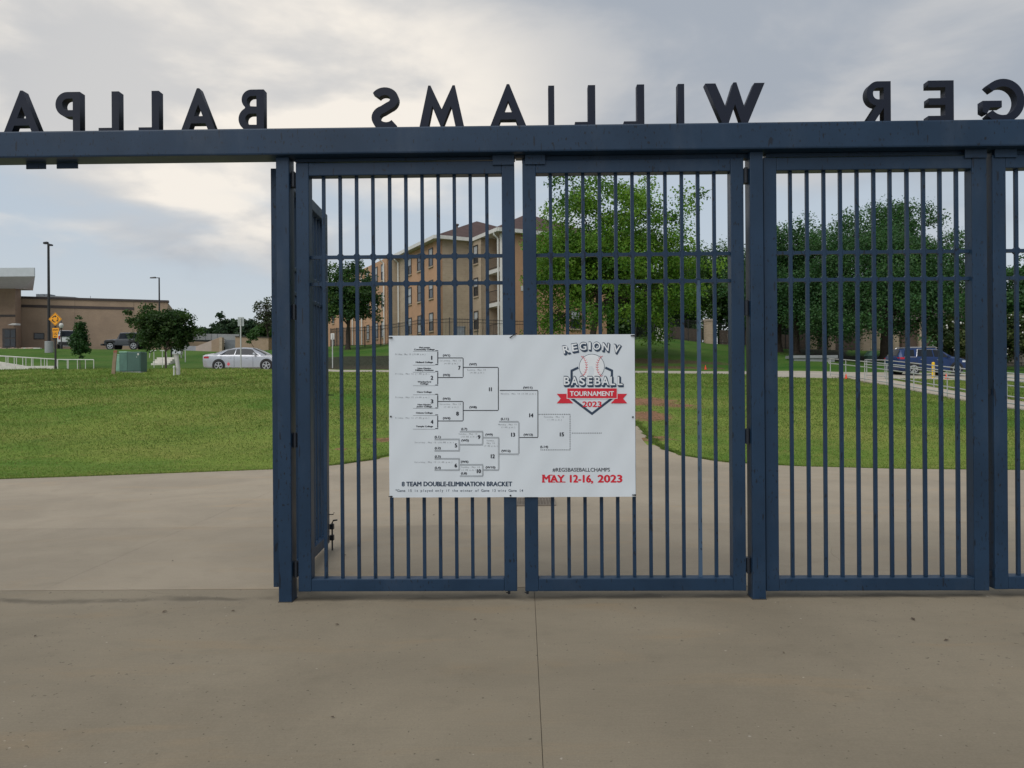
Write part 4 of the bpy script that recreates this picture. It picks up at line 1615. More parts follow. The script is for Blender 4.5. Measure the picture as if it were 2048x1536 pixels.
# far row beyond the ramp building
for i, (u, Y, vt, vb, hw, cs, lb) in enumerate([
        (402, 150, 658, 690, 17, 0, 'small hazy dark tree above the concrete ramp wall'), (430, 158, 652, 690, 22, 0, 'low rounded tree above the grey parapet'),
        (455, 140, 638, 688, 27, 0, 'rounded dark green tree left of the sign seen from behind'), (500, 136, 641, 688, 22, 0, 'dark tree right of the sign seen from behind'),
        (535, 118, 645, 694, 26, 1, 'lighter green tree next to the left post'), (560, 126, 640, 694, 25, 0, 'dark tree hidden partly behind the left post')]):
    b0 = on_ground(u, Y)
    zt_ = P(u, vt, Y).z
    hh_ = zt_ - b0.z
    rw = hw / F_PX * Y
    tree('tree', lb, b0, hh_, hh_ * .58, (rw, rw * .9, hh_ * .42), 110, 80, .42, (0.030, .060, .035) if not cs else EL1, (0.058, .098, .05) if not cs else (0.085, .15, .04), 30 + i, .2, .2, crad=.26, limbs=8)
b0 = on_ground(536, 112)
zt_ = P(536, 600, 112).z
tree('sparse_tree', 'tall thinly leaved tree with bare twigs showing beside the left post', b0, zt_ - b0.z, (zt_ - b0.z) * .70, (2.3, 2.2, (zt_ - b0.z) * .32), 120, 9, .30, (0.05, .065, .04), (0.08, .10, .05), 41, .16, .35,
     crad=.2, limbs=70, spray=.2, bark=M_BARK)
# background trees that close the view on the right
for i, (u, Y, hh_, hw, lb) in enumerate([(1265, 104, 7.5, 5.5, 'dark tree filling the view behind the bright tree trunk'), (1330, 108, 7, 5, 'dark tree behind the pale utility cabinet'),
                                         (1610, 104, 7.5, 5.5, 'dark tree far behind the mulch bed'), (1700, 102, 8, 6, 'dark tree far behind the broad oak, left of its trunk'),
                                         (1800, 106, 8.5, 6, 'dark tree behind the brown brick house'), (1960, 100, 8, 5, 'dark tree between the two houses at the right'), (1545, 100, 7, 5, 'dark tree hidden behind the square post'),
                                         (1190, 100, 7, 5, 'dark tree behind the end of the apartment building')]):
    b0 = on_ground(u, Y)
    tree('tree', lb, b0, hh_, hh_ * .45, (hw, hw * .6, hh_ * .52), 150, 90, .42, DARK1, EL2, 60 + i, .2, .2, crad=.27, limbs=8)
# flowering shrubs on the right
def flower_shrub(label, u, Y, h, w, seed, nf=32):
    b0 = on_ground(u, Y)
    o = tree('flowering_shrub', label, b0, h, h * .52, (w, w * .8, h * .5), 70, 80, .20, (0.045, .075, .028), (0.10, .125, .045), seed, .08, .15, cat='shrub', group=None, crad=.28, limbs=8)
    g = np.random.default_rng(seed + 100)
    mb = MB()
    for k in range(nf):
        a = g.uniform(0, 6.28)
        el = g.uniform(-.6, 1.2)
        rr_ = g.uniform(.8, 1.05)
        p = Vector((b0.x + w * rr_ * math.cos(a) * math.cos(el), b0.y - abs(w * .85 * rr_ * math.sin(a) * math.cos(el)), b0.z + h * .52 + h * .5 * math.sin(el)))
        s = g.uniform(.04, .08)
        mb.lathe([(s * .4, -s * .3), (s, s * .1), (s * .3, s * .4)], 6, 'y', p)
    f = mb.build('blossom', M_WHITE, o)
    f['kind'] = 'stuff'
    return o


flower_shrub('white flowered shrub behind the bonnet of the blue SUV', 1905, 58, 3.6, 1.55, 51)
flower_shrub('white flowered shrub in the gap at the right edge behind the grey car', 2034, 57, 4.2, 1.35, 52)
flower_shrub('white flowered shrub seen through the gap between the two right gate leaves', 1975, 60, 3.4, 1.2, 53)

# ------------------------------------------------------------------ apartment building behind the centre
apt = thing('apartment_building', 'three storey tan and beige apartment building with brown hip roof and balconies', 'building', tuple(cw(-6.7, 72, 5.5)))
dA = Vector((-.45, .89))      # along the long side, away from the camera
nA = Vector((.89, .45))       # across the building, away from the outer side
Z0, ZE = 4.3, 14.75


def pl(p, k=0, w=0):
    """plan point in camera axes -> moved k along the building and w across it"""
    return (p[0] + dA.x * k + nA.x * w, p[1] + dA.y * k + nA.y * w)


def awall(p, q, z0, z1, m, inward, name='wall', th=.35):
    a, b = cw(*p), cw(*q)
    i = cw(*inward)
    return wall(a, b, z0, z1, i, th).build(name, m, apt)


pA0 = (-13.0, 79.9)
pA1 = pl(pA0, 27)
pB0 = pl(pA0, 0, 1.25)
pB1 = pl(pB0, -2.3)
pB2 = pl(pB0, -11.7)
pC0 = pl(pB2, 0, 3.2)
pC1 = pl(pC0, -2.3)
pD0 = pl(pC1, 0, .55)
pD1 = pl(pD0, -3.1)
pE1 = pl(pD1, 0, 11.0)
IN = (nA.x, nA.y)
AW = (dA.x, dA.y)
awall(pA0, pA1, Z0, ZE, M_STUCCO, IN)
awall(pl(pA0, 0, .002), pl(pA0, 0, 1.25), Z0, ZE, M_BEIGE, AW)
awall(pl(pB0, -.002), pB1, Z0, ZE, M_BEIGE, IN)
awall(pB1, pB2, Z0, ZE, M_STUCCO, IN)
awall(pl(pB2, 0, .002), pC0, Z0, ZE, M_BEIGE, AW)
awall(pl(pC0, -.002), pC1, Z0, ZE, M_BEIGE, IN)
awall(pl(pC1, 0, .002), pD0, Z0, ZE, M_BEIGE, AW)
awall(pl(pD0, 0, .002), pl(pD0, 0, 2.0), Z0, ZE, M_BEIGE, AW)
awall(pl(pD0, -.002, 1.7), pl(pD1, .36, 1.7), Z0, ZE, M_STUCCO, IN)
awall(pD1, pE1, Z0, ZE, M_STUCCO, AW)
awall(pl(pA1, .0, 0), pl(pA1, 0, 14), Z0, ZE, M_STUCCO, (-dA.x, -dA.y))
# balconies
for k, z in enumerate((5.75, 8.75, 11.75)):
    a0_, a1_ = pl(pD0, -.05, .05), pl(pD1, .05, .05)
    mb = MB()
    c = [cw(*a0_), cw(*a1_), cw(*pl(a1_, 0, 1.6)), cw(*pl(a0_, 0, 1.6))]
    mb.prism([(p.x, p.y, z - .35) for p in c], (0, 0, .35))
    sl = mb.build('balcony', M_WHITE, apt)
    rl = MB()
    q0, q1 = c[0], c[1]
    for zr in (.12, 1.05):
        rl.tube([(q0.x, q0.y, z + zr), (q1.x, q1.y, z + zr)], .03, 5)
    for i in range(15):
        p = q0.lerp(q1, i / 14)
        rl.bar((p.x, p.y, z), (p.x, p.y, z + 1.05), .025, .025)
    rl.build('railing', M_IRON, sl)
cp = cw(*pl(pD1, .06, .06))
MB().box((cp.x - .16, cp.y - .16, Z0), (cp.x + .16, cp.y + .16, ZE - .1)).build('column', M_WHITE, apt)


def window(p, q, k, zc, w=1.05, h=1.7):
    """window on the wall from plan p towards q, k metres along"""
    a, b = cw(*p), cw(*q)
    d = (b - a).normalized()
    out = Vector((d.y, -d.x, 0))
    if out.dot(Vector((a.x, a.y, 0)) * -1) < 0:
        out = -out
    c = a + d * k
    mb = MB()
    f = MB()
    for (s0, s1, zz0, zz1) in ((-w / 2, w / 2, h / 2 - .09, h / 2), (-w / 2, w / 2, -h / 2, -h / 2 + .09), (-w / 2, -w / 2 + .09, -h / 2 + .09, h / 2 - .09), (w / 2 - .09, w / 2, -h / 2 + .09, h / 2 - .09), (-w / 2 + .09, w / 2 - .09, -.035, .035)):
        p0 = c + d * s0
        p1 = c + d * s1
        f.prism([(p0.x, p0.y, zc + zz0), (p1.x, p1.y, zc + zz0), (p1.x, p1.y, zc + zz1), (p0.x, p0.y, zc + zz1)], out * .07)
    fr = f.build('window', M_FRAMED, apt)
    for (zz0, zz1, m) in ((.04, h / 2 - .09, M_BLIND if (int(k * 10 + zc) % 3) else M_GLASS), (-h / 2 + .09, -.04, M_GLASS if (int(k * 7 + zc) % 4) else M_BLIND)):
        p0 = c + d * (-w / 2 + .09)
        p1 = c + d * (w / 2 - .09)
        MB().prism([(p0.x, p0.y, zc + zz0), (p1.x, p1.y, zc + zz0), (p1.x, p1.y, zc + zz1), (p0.x, p0.y, zc + zz1)], out * .03).build('pane', m, fr)
    p0 = c - d * (w / 2 + .08)
    p1 = c + d * (w / 2 + .08)
    MB().prism([(p0.x, p0.y, zc - h / 2 - .13), (p1.x, p1.y, zc - h / 2 - .13), (p1.x, p1.y, zc - h / 2 - .004), (p0.x, p0.y, zc - h / 2 - .004)], out * .11).build('sill', M_BEIGE, fr)


for zc in (7.35, 10.4, 13.4):
    for k in (3.7, 6.5, 9.7):
        window(pB0, pB2, k, zc)
    for k in (1.3, 3.7, 7.0, 11.5, 15, 19, 23):
        window(pA0, pA1, k, zc)
    window(pC0, pC1, 1.2, zc, .95)
    window(pD1, pE1, 3.0, zc)
    window(pD1, pE1, 7.5, zc)


def hip(p0, length, width, rise, over=.55):
    """hip roof on a rectangle that starts at plan p0, along dA by length, across by width"""
    e = [pl(p0, -over, -over), pl(p0, -over, width + over), pl(p0, length + over, width + over), pl(p0, length + over, -over)]
    r0_ = pl(p0, width / 2 - over * 0, width / 2)
    r1_ = pl(p0, length - width / 2, width / 2)
    ze = ZE + .02
    mb = MB()
    V = [cw(*q, ze + .22) for q in e] + [cw(*r0_, ze + rise), cw(*r1_, ze + rise)]
    mb.add(V, [(0, 1, 4), (1, 2, 5, 4), (2, 3, 5), (3, 0, 4, 5), (3, 2, 1, 0)])
    rf = mb.build('roof', M_ROOF, apt)
    for i in range(4):
        a, b = cw(*e[i]), cw(*e[(i + 1) % 4])
        d = (b - a).normalized()
        s = Vector((d.y, -d.x, 0))
        g = MB().prism([(a.x, a.y, ze - .06), (b.x, b.y, ze - .06), (b.x, b.y, ze + .26), (a.x, a.y, ze + .26)], s * .14)
        g.build('gutter', M_WHITE, rf)
    sf = MB().prism([(q.x, q.y, ze - .02) for q in [cw(*pl(p0, -over + .01, -over + .01)), cw(*pl(p0, -over + .01, width)), cw(*pl(p0, length, width)), cw(*pl(p0, length, -over + .01))]], (0, 0, .03))
    sf.build('soffit', M_SOFFIT, rf)
    return rf


rf1 = hip(pB2, 36, 14, 3.6)
rf2 = hip(pl(pD1, 0, 0), 22, 11, 3.2)
for q, w in ((pl(pB2, 6.5, 4.5), .35), (pl(pB2, 7.3, 6.6), .3)):
    c = cw(*q, ZE + 2.6)
    MB().lathe([(.16, -.6), (.16, .25), (.26, .27), (.26, .40), (.1, .44)], 10, 'z', c).build('roof_vent', M_ROOFG, apt)
for q in (pl(pB0, -.5, -.18), pl(pA0, .5, -.18), pl(pA0, 9, -.18), pl(pA0, 13, -.18), pl(pD1, .15, -.25)):
    c = cw(*q)
    i = cw(*IN) * .45
    mb = MB().tube([(c.x - i.x, c.y - i.y, ZE - .02), (c.x - i.x * .8, c.y - i.y * .8, ZE - .25), (c.x, c.y, ZE - .55), (c.x, c.y, Z0)], .085, 6)
    mb.build('downspout', M_WHITE, apt)
sg = cw(*pl(pD1, -.02, 2.1))
a, b = cw(*pl(pD1, -.06, 1.9)), cw(*pl(pD1, -.06, 2.25))
zs_ = P(1040, 577, a.y).z
MB().prism([(a.x, a.y, zs_ - .2), (b.x, b.y, zs_ - .2), (b.x, b.y, zs_ + .25), (a.x, a.y, zs_ + .25)], cw(*AW) * .03).build('wall_plate', M_WHITE, apt)


# ------------------------------------------------------------------ iron fences on the bank
def iron_fence(label, pts, h, step_post, m=M_IRON, gap=.13, name='iron_fence'):
    """pts: list of (u, Y); posts, three rails and pickets that follow the ground"""
    P3 = [on_ground(u, Y) for u, Y in pts]
    o = thing(name, label, 'fence', tuple(P3[0]))
    pk = MB()
    rails_ = [MB(), MB(), MB()]
    for a, b in zip(P3[:-1], P3[1:]):
        L = (b - a).xy.length
        n = max(1, round(L / step_post))
        pr = None
        for i in range(n + 1):
            q = a.lerp(b, i / n)
            q.z = tz(q.x, q.y)
            if not (i == n and b is not P3[-1]):
                MB().box((q.x - .04, q.y - .04, q.z - .1), (q.x + .04, q.y + .04, q.z + h + .12)).build('post', m, o)
            if pr is not None:
                for k, zz_ in enumerate((.15, h - .25, h)):
                    rails_[k].tube([(pr.x, pr.y, pr.z + zz_), (q.x, q.y, q.z + zz_)], .022, 4)
                mm = int((q - pr).xy.length / gap)
                for j in range(1, mm):
                    w_ = pr.lerp(q, j / mm)
                    pk.bar((w_.x, w_.y, w_.z + .05), (w_.x, w_.y, w_.z + h + .10), .018, .018)
            pr = q
    for r_ in rails_:
        r_.build('rail', m, o)
    f = pk.build('pickets', m, o)
    f['kind'] = 'stuff'
    return o


iron_fence('black iron picket fence on the bank in front of the apartment building', [(662, 78), (700, 72), (762, 68), (836, 64.5), (900, 63.5), (1010, 63.5), (1120, 64)], 1.75, 2.5)
iron_fence('dark iron picket fence between the bright tree and the brick gate pillar', [(1272, 72), (1345, 74.5), (1408, 76)], 2.0, 2.4)
iron_fence('dark iron picket fence right of the brick gate pillar', [(1426, 76.2), (1490, 76.6), (1612, 77)], 2.0, 2.4)
iron_fence('dark iron picket fence running behind the broad oak between the beige pillars', [(1640, 77), (1720, 77), (1790, 77)], 2.0, 2.4)


def pillar(label, u, Y, w, h, m=M_PILLAR):
    b = on_ground(u, Y)
    o = thing('brick_pillar', label, 'pillar', tuple(b), 0.0, 'brick fence pillars')
    MB().box((-w / 2, -w / 2, -.2), (w / 2, w / 2, h)).build('shaft', m, o, local=True)
    MB().box((-w / 2 - .07, -w / 2 - .07, h), (w / 2 + .07, w / 2 + .07, h + .16)).build('cap', M_PINKC, o, local=True)
    mb = MB()
    for k in range(9):
        z = .12 + k * h / 9
        for sx in (-1, 1):
            mb.box((sx * w / 2 - .10, -w / 2 - .02, z), (sx * w / 2 + .02 if sx > 0 else -w / 2 + .10, -w / 2 - .001, z + h / 18))
    q = mb.build('quoins', m, o, local=True)
    q['kind'] = 'stuff'
    return o


pillar('tall pale brick pillar at the end of the iron fence left of the square post', 1417, 75.5, .72, 2.2)
pillar('yellowish pillar left of centre under the oaks beyond the mulch bed', 1628, 77.5, .55, 1.75, M_BEIGE)
pillar('narrow white brick pillar between two dark fence panels left of the broad trunk', 1664, 76.5, .48, 1.7)
pillar('wide beige brick pillar just left of the broad oak trunk', 1729, 76, .75, 1.9)
pillar('beige pillar just right of the broad oak trunk above the blue SUV', 1791, 76, .50, 1.75, M_BEIGE)


def board_fence(label, u0, u1, Y, h, m=M_WOODF):
    a, b = on_ground(u0, Y), on_ground(u1, Y)
    o = thing('board_fence', label, 'fence', tuple(a))
    n = int((b - a).xy.length / .16)
    mb = MB()
    rnd = random.Random(int(u0))
    for i in range(n):
        q0, q1 = a.lerp(b, i / n), a.lerp(b, (i + .94) / n)
        z0 = tz(q0.x, q0.y)
        hh_ = h + rnd.uniform(-.03, .03)
        mb.prism([(q0.x, q0.y, z0 - .05), (q1.x, q1.y, z0 - .05), (q1.x, q1.y, z0 + hh_), (q0.x, q0.y, z0 + hh_)], (0, .025 + rnd.uniform(0, .01), 0))
    f = mb.build('boards', m, o)
    f['kind'] = 'stuff'
    for zz_ in (.3, h - .3):
        MB().tube([(a.x, a.y + .06, tz(a.x, a.y) + zz_), (b.x, b.y + .06, tz(b.x, b.y) + zz_)], .04, 4).build('rail', m, o)
    return o


board_fence('weathered brown board fence behind the iron pickets beside the bright tree', 1330, 1405, 80, 1.45)
board_fence('dark board fence behind the pillars under the oaks', 1600, 1722, 79, 1.75)
board_fence('dark board fence behind the mulch bed at the left oaks', 1440, 1596, 80, 1.6)

# white utility cabinet beside the bright tree, grey box by the dormitory
def cabinet(label, u, Y, w, d, h, m, cat='cabinet', name='utility_cabinet', top=.06):
    b = on_ground(u, Y)
    o = thing(name, label, cat, tuple(b))
    MB().box((-w / 2, -d / 2, -.15), (w / 2, d / 2, h)).build('body', m, o, local=True, bevel=.015)
    MB().box((-w / 2 - .03, -d / 2 - .03, h), (w / 2 + .03, d / 2 + .03, h + top)).build('lid', m, o, local=True)
    MB().box((-w / 2 + .06, -d / 2 - .012, .1), (w / 2 - .06, -d / 2 - .001, h - .08)).build('door', m, o, local=True)
    return o


cabinet('pale utility cabinet at the foot of the bright tree by the fence', 1322, 71.5, .9, .6, 1.15, M_WHITE)
cabinet('grey air conditioning box at the foot of the beige end wall', 920, 66, .9, .7, 1.0, M_GREYD)

# ------------------------------------------------------------------ houses and walls at the right
hs = thing('house', 'dark brown brick house with grey gable roof half hidden behind the broad oak', 'house', tuple(on_ground(1880, 84)))
c0_, c1_ = on_ground(1805, 84), on_ground(1990, 84)
zf = min(c0_.z, c1_.z)
wz = P(1880, 640, 84).z
MB().box((c0_.x, 84, zf - .5), (c1_.x, 94, wz)).build('wall', M_BROWNBRICK, hs)
rx0, rx1 = c0_.x - .6, c1_.x + .6
rz_ = P(1900, 572, 89).z
mb = MB()
mb.add([(rx0, 83.4, wz), (rx1, 83.4, wz), (rx1, 94.6, wz), (rx0, 94.6, wz), (rx0 + 1.5, 89, rz_), (rx1 - 1.5, 89, rz_)], [(0, 1, 5, 4), (1, 2, 5), (2, 3, 4, 5), (3, 0, 4), (3, 2, 1, 0)])
mb.build('roof', M_ROOFG, hs)
for u, w in ((1840, .38), (1846, .14)):
    x = P(u, 670, 83.8).x
    MB().box((x - w / 2, 83.55, zf - .4), (x + w / 2, 83.95, wz - .01)).build('column', M_PILLAR if w > .2 else M_WHITE, hs)
x0_, x1_ = P(1776, 665, 83.8).x, P(1800, 665, 83.8).x
MB().box((x0_, 84.2, zf - .4), (x1_ - .2, 93, wz - .5)).build('porch_wall', M_BEIGE, hs)

h2 = thing('house', 'house with a white gable end at the right edge behind the flowered shrub', 'house', tuple(on_ground(2030, 92)))
gx0, gx1 = P(1985, 640, 92).x, P(2024, 640, 92).x
gz1 = P(2010, 625, 92).z
gz2 = P(2004, 588, 92).z
q = on_ground(2030, 92)
MB().box((gx0, 92, q.z - .5), (gx1 + 6, 100, gz1)).build('wall', M_BROWNBRICK, h2)
MB().prism([(gx0, 91.95, gz1 + .002), (gx1, 91.95, gz1 + .002), ((gx0 + gx1) / 2, 91.95, gz2)], (0, .25, 0)).build('gable', M_WHITE, h2)
xm = (gx0 + gx1) / 2
mb = MB()
mb.prism([(gx0 - .3, 91.7, gz1 - .1), (xm, 91.7, gz2 + .1), (xm, 91.7, gz2 + .3), (gx0 - .3, 91.7, gz1 + .1)], (0, 8, 0))
mb.prism([(xm + .002, 91.7, gz2 + .1), (gx1 + .3, 91.7, gz1 - .1), (gx1 + .3, 91.7, gz1 + .1), (xm + .002, 91.7, gz2 + .3)], (0, 8, 0))
mb.build('roof', M_ROOFG, h2)

sw = thing('stone_wall', 'low dark stone retaining wall behind the blue SUV and the grey car', 'wall', tuple(on_ground(1950, 61)))
a, b = on_ground(1893, 61), on_ground(2130, 61)
zt0 = P(1950, 703, 61).z
rnd = random.Random(3)
zr = a.z - .1
st_me = []
x = a.x
rowh = (zt0 - zr) / 5
cnt = 0
for r_ in range(5):
    x = a.x + (r_ % 2) * .25
    while x < b.x:
        w = rnd.uniform(.45, .85)
        dz = rnd.uniform(-.012, .012)
        MB().box((x, 61 + rnd.uniform(-.05, .03), zr + r_ * rowh + .008), (x + w - .02, 61.35, zr + (r_ + 1) * rowh - .008 + dz)).build('stone', M_STONE, sw)
        x += w
        cnt += 1
MB().box((a.x, 61.1, zr), (b.x, 61.3, zt0 - .02)).build('core', M_DARK, sw)
MB().box((a.x - .1, 60.9, zt0 + .012), (b.x, 61.4, zt0 + .12)).build('coping', M_PINKC, sw)

# low concrete step wall by the mulch bed
lw = thing('low_wall', 'low pale concrete slab at the edge of the mulch bed left of the railings', 'wall', tuple(on_ground(1630, 60)))
a, b = on_ground(1584, 60), on_ground(1676, 60)
z1_ = P(1630, 710.5, 60).z
MB().box((a.x, 60, z1_ - .22), (b.x, 61.5, z1_)).build('cap', M_GREYC, lw)
MB().box((a.x + .2, 60.12, z1_ - .9), (b.x - .2, 61.3, z1_ - .222)).build('base', M_GREYC, lw)
ub = on_ground(1740, 62)
o = thing('utility_cabinet', 'low green box with sloping lid left of the blue SUV', 'cabinet', tuple(ub))
MB().box((-.3, -.25, -.2), (.3, .3, .42)).build('body', M_TRANSF, o, local=True)
MB().hexa([(-.36, -.32, .421), (.36, -.32, .421), (.36, .34, .421), (-.36, .34, .421), (-.05, -.32, .80), (.36, -.32, .80), (.36, .34, .80), (-.05, .34, .80)]).build('lid', M_TRANSL, o, local=True)

# ------------------------------------------------------------------ left: brick hall
hall = thing('brick_hall', 'long low tan brick hall with dark coping behind the parking lot at the left', 'building', tuple(on_ground(180, 92)))
A_, B_ = P(30, 700, 90), P(336, 700, 96)
zt_ = P(30, 596.5, 90).z
zb_ = 4.4
dAB = (B_ - A_)
dAB.z = 0
dn = dAB.normalized()
on_ = Vector((dn.y, -dn.x, 0))
wall(A_, B_, zb_, zt_, -on_, 12).build('wall', M_BRICKL, hall)


def on_hall(u, v):
    """point on the hall's front wall on the line of sight of a photo pixel"""
    d = ray(u, v)
    nrm = on_
    tt = (A_ - CAM).dot(nrm) / d.dot(nrm)
    return CAM + d * tt


a = A_ - dn * .2 + on_ * .12
b = B_ + dn * .12 + on_ * .12
MB().prism([(a.x, a.y, zt_ + .002), (b.x, b.y, zt_ + .002), (b.x, b.y, zt_ + .26), (a.x, a.y, zt_ + .26)], -on_ * 1.0).build('coping', M_COPING, hall)
a, b = on_hall(33, 612), on_hall(268, 617)
zz_ = P(33, 611.5, a.y).z
MB().prism([(a.x, a.y, zz_ - .16), (b.x, b.y, zz_ - .16), (b.x, b.y, zz_ + .16), (a.x, a.y, zz_ + .16)], on_ * .06).build('band', M_COPING, hall)
for (u0, u1, v0, v1) in ((67.5, 89, 665.5, 678.5), (106, 131, 666, 679), (283, 298, 633, 641)):
    a, b = on_hall(u0, v1), on_hall(u1, v1)
    z0_, z1_ = on_hall(u0, v1).z, on_hall(u0, v0).z
    fr = MB().prism([(a.x, a.y, z0_), (b.x, b.y, z0_), (b.x, b.y, z1_), (a.x, a.y, z1_)], on_ * .05).build('window', M_FRAMED, hall)
    a2, b2 = a + dn * .1, b - dn * .1
    MB().prism([(a2.x, a2.y, z0_ + .1), (b2.x, b2.y, z0_ + .1), (b2.x, b2.y, z1_ - .1), (a2.x, a2.y, z1_ - .1)], on_ * .07).build('pane', M_GLASS, fr)
# control joints in the brick
for u in (268, 150):
    a = on_hall(u, 690)
    b = on_hall(u + .4, 690)
    MB().prism([(a.x, a.y, zb_), (b.x, b.y, zb_), (b.x, b.y, zt_ - .02), (a.x, a.y, zt_ - .02)], on_ * .012).build('control_joint', M_COPING, hall)
lot = rows_slab('parking_lot', list(np.linspace(77.5, 92.5, 8)), lambda y: -y * .95, lambda y: -y * .42, M_GREYC, 30, .2, .03)
tag(lot, 'grey parking lot in front of the brick hall at the left', 'parking lot', kind='structure')
# roof plant
mb = MB()
p = [P(72, 590, 100), P(128, 590, 100), P(150, 594, 100), P(163, 601, 100)]
mb.prism([(p[0].x, 100, zt_), (p[3].x, 100, zt_), (p[3].x, 100, p[3].z), (p[2].x, 100, p[2].z), (p[1].x, 100, P(150, 592.5, 100).z), (p[0].x, 100, p[0].z)], (0, 3, 0))
mb.build('roof_plant', M_GREYD, hall)
for u0, u1 in ((72, 76), (79, 87), (90, 97)):
    a, b = P(u0, 588, 101), P(u1, 590, 101)
    MB().box((a.x, 101, b.z - .3), (b.x, 102.5, a.z)).build('roof_fan', M_GREYD, hall)
a = P(181, 601, 98)
MB().tube([(a.x, 98, zt_), (a.x, 98, P(181, 592, 98).z)], .03, 5).build('aerial', M_GREYD, hall)

tw = thing('entrance_hall', 'taller tan brick entrance block with projecting white roof at the left edge', 'building', tuple(on_ground(10, 86)))
xr = P(30.5, 640, 87).x
xr2 = P(42.5, 640, 90).x
ztw = P(42, 572, 87).z
MB().prism([(xr - 26, 87, zb_), (xr, 87, zb_), (xr2, 90, zb_), (xr2 - 26, 90, zb_)], (0, 0, ztw - zb_)).build('wall', M_BRICKD, tw)
# roof wedge
f0, f1 = P(-340, 530, 82), P(70, 536.5, 82)
zf0, zf1 = P(70, 536.5, 82).z, P(70, 553, 82).z
yb = 87.02
xs_ = P(46, 577, 87).x
xbk = P(66, 577, 94).x
V = [Vector((f0.x, 82, zf1)), Vector((f1.x, 82, zf1)), Vector((f1.x, 82, zf0)), Vector((f0.x, 82, zf0)),
     Vector((f0.x, yb, P(46, 577, 87).z)), Vector((xs_, yb, P(46, 577, 87).z)), Vector((xbk, 94, zf0 + .1)), Vector((f0.x, 94, zf0 + .1)), Vector((xbk, 94, zf1))]
mb = MB()
mb.add(V, [(4, 5, 1, 0), (1, 5, 8), (1, 8, 6, 2), (2, 6, 7, 3), (0, 3, 7, 4), (5, 4, 7, 6, 8)])
mb.build('soffit', M_SOFFIT, tw)
MB().box((f0.x, 81.86, zf1 + .004), (f1.x + .01, 81.995, zf0 + .05)).build('fascia', M_FASCIA, tw)
zz_ = P(20, 631.5, 87).z
MB().box((xr - 26, 86.93, zz_ - .12), (xr + .02, 86.998, zz_ + .12)).build('band', M_COPING, tw)
a, b = P(6, 693, 87), P(32, 657, 87)
dr = MB().box((a.x, 86.90, zb_), (b.x, 86.99, b.z)).build('entrance', M_FRAMED, tw)
for u0, u1, v0, v1 in ((9.5, 20, 660, 675), (21.5, 30.5, 660, 675), (9.5, 20, 678, 693), (21.5, 30.5, 678, 693)):
    p0, p1 = P(u0, v1, 86.88), P(u1, v0, 86.88)
    MB().box((p0.x, 86.86, p0.z), (p1.x, 86.898, p1.z)).build('glazing', M_GLASS, dr)
p = P(33, 649, 86.5)
MB().hexa([(p.x - .7, 86.0, p.z - .08), (p.x + .2, 86.0, p.z - .08), (p.x + .2, 86.9, p.z - .08), (p.x - .7, 86.9, p.z - .08), (p.x - .3, 86.2, p.z + .12), (p.x + .15, 86.2, p.z + .12), (p.x + .2, 86.9, p.z + .12), (p.x - .5, 86.9, p.z + .12)]).build('wall_lamp', M_WHITE, tw)
# rock bed in front of the entrance
mb = MB()
rnd = random.Random(5)
for i in range(150):
    u = rnd.uniform(-60, 84)
    q = on_ground(u, rnd.uniform(79, 81.5))
    s = rnd.uniform(.10, .30)
    mb.lathe([(s * .7, -.1), (s, s * .2), (s * .75, s * .55), (s * .3, s * .75)], 6, 'z', q)
rb = mb.build('rock_bed', M_ROCK)
tag(rb, 'bed of pinkish rocks in front of the brick entrance at the left', 'rocks', kind='stuff')
lk = MB()
a, b = on_ground(46, 79), on_ground(80, 79)
lk.prism([(a.x, 79, a.z - .1), (b.x, 79, b.z - .1), (b.x, 79, b.z + .18), (a.x, 79, a.z + .18)], (0, .3, 0))
tag(lk.build('kerb', M_KERB), 'short pale kerb beside the rock bed', 'kerb', kind='structure')

# ------------------------------------------------------------------ ramp building behind the silver car
rb = thing('ramp_building', 'low grey concrete and brick ramp structure behind the silver car', 'building', tuple(on_ground(450, 96)))


def quad_wall(uv, Y, th, m, name):
    p = [P(u, v, Y) for u, v in uv]
    MB().prism(p, (0, th, 0)).build(name, m, rb)


quad_wall([(374, 667), (478, 668.5), (478, 681), (374, 679)], 112, 1.0, M_GREYC, 'parapet')
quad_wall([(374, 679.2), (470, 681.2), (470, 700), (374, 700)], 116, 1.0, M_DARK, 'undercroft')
quad_wall([(376, 682.5), (420, 684), (420, 704), (376, 704)], 110, .6, M_BRICKL, 'inner_wall')
quad_wall([(360, 691), (393, 692), (393, 712), (360, 712)], 92, .5, M_GREYC, 'low_wall')
quad_wall([(391.5, 693), (441, 674), (441, 714), (391.5, 714)], 90, .5, M_PINKC, 'ramp_wall')
quad_wall([(423, 681.3), (438, 675.6), (438, 712), (423, 712)], 89.9, .09, M_BRICKL, 'brick_panel')
quad_wall([(438.2, 674.8), (444, 674.8), (444, 712), (438.2, 712)], 89.8, .6, M_BEIGE, 'pier')
quad_wall([(444, 679), (450, 679), (450, 712), (444, 712)], 91, .4, M_FRAMED, 'louvre_panel')
for v in (681, 684, 687.5, 691):
    quad_wall([(444.3, v), (449.7, v), (449.7, v + 1.6), (444.3, v + 1.6)], 90.9, .09, M_WHITE, 'louvre')
quad_wall([(450, 679.5), (470.5, 680), (470.5, 712), (450, 712)], 90.9, .4, M_GREYD, 'roller_door')
quad_wall([(470.5, 673), (537, 675), (537, 712), (470.5, 712)], 89, 4, M_BRICKL, 'brick_block')
quad_wall([(470, 672), (537.5, 674), (537.5, 675.4), (470, 673.4)], 88.9, 4.2, M_COPING, 'coping')
for u in (398, 410, 422, 434):
    quad_wall([(u, 667.6), (u + .5, 667.6), (u + .5, 680.6), (u, 680.6)], 111.95, .06, M_GREYD, 'joint_strip')
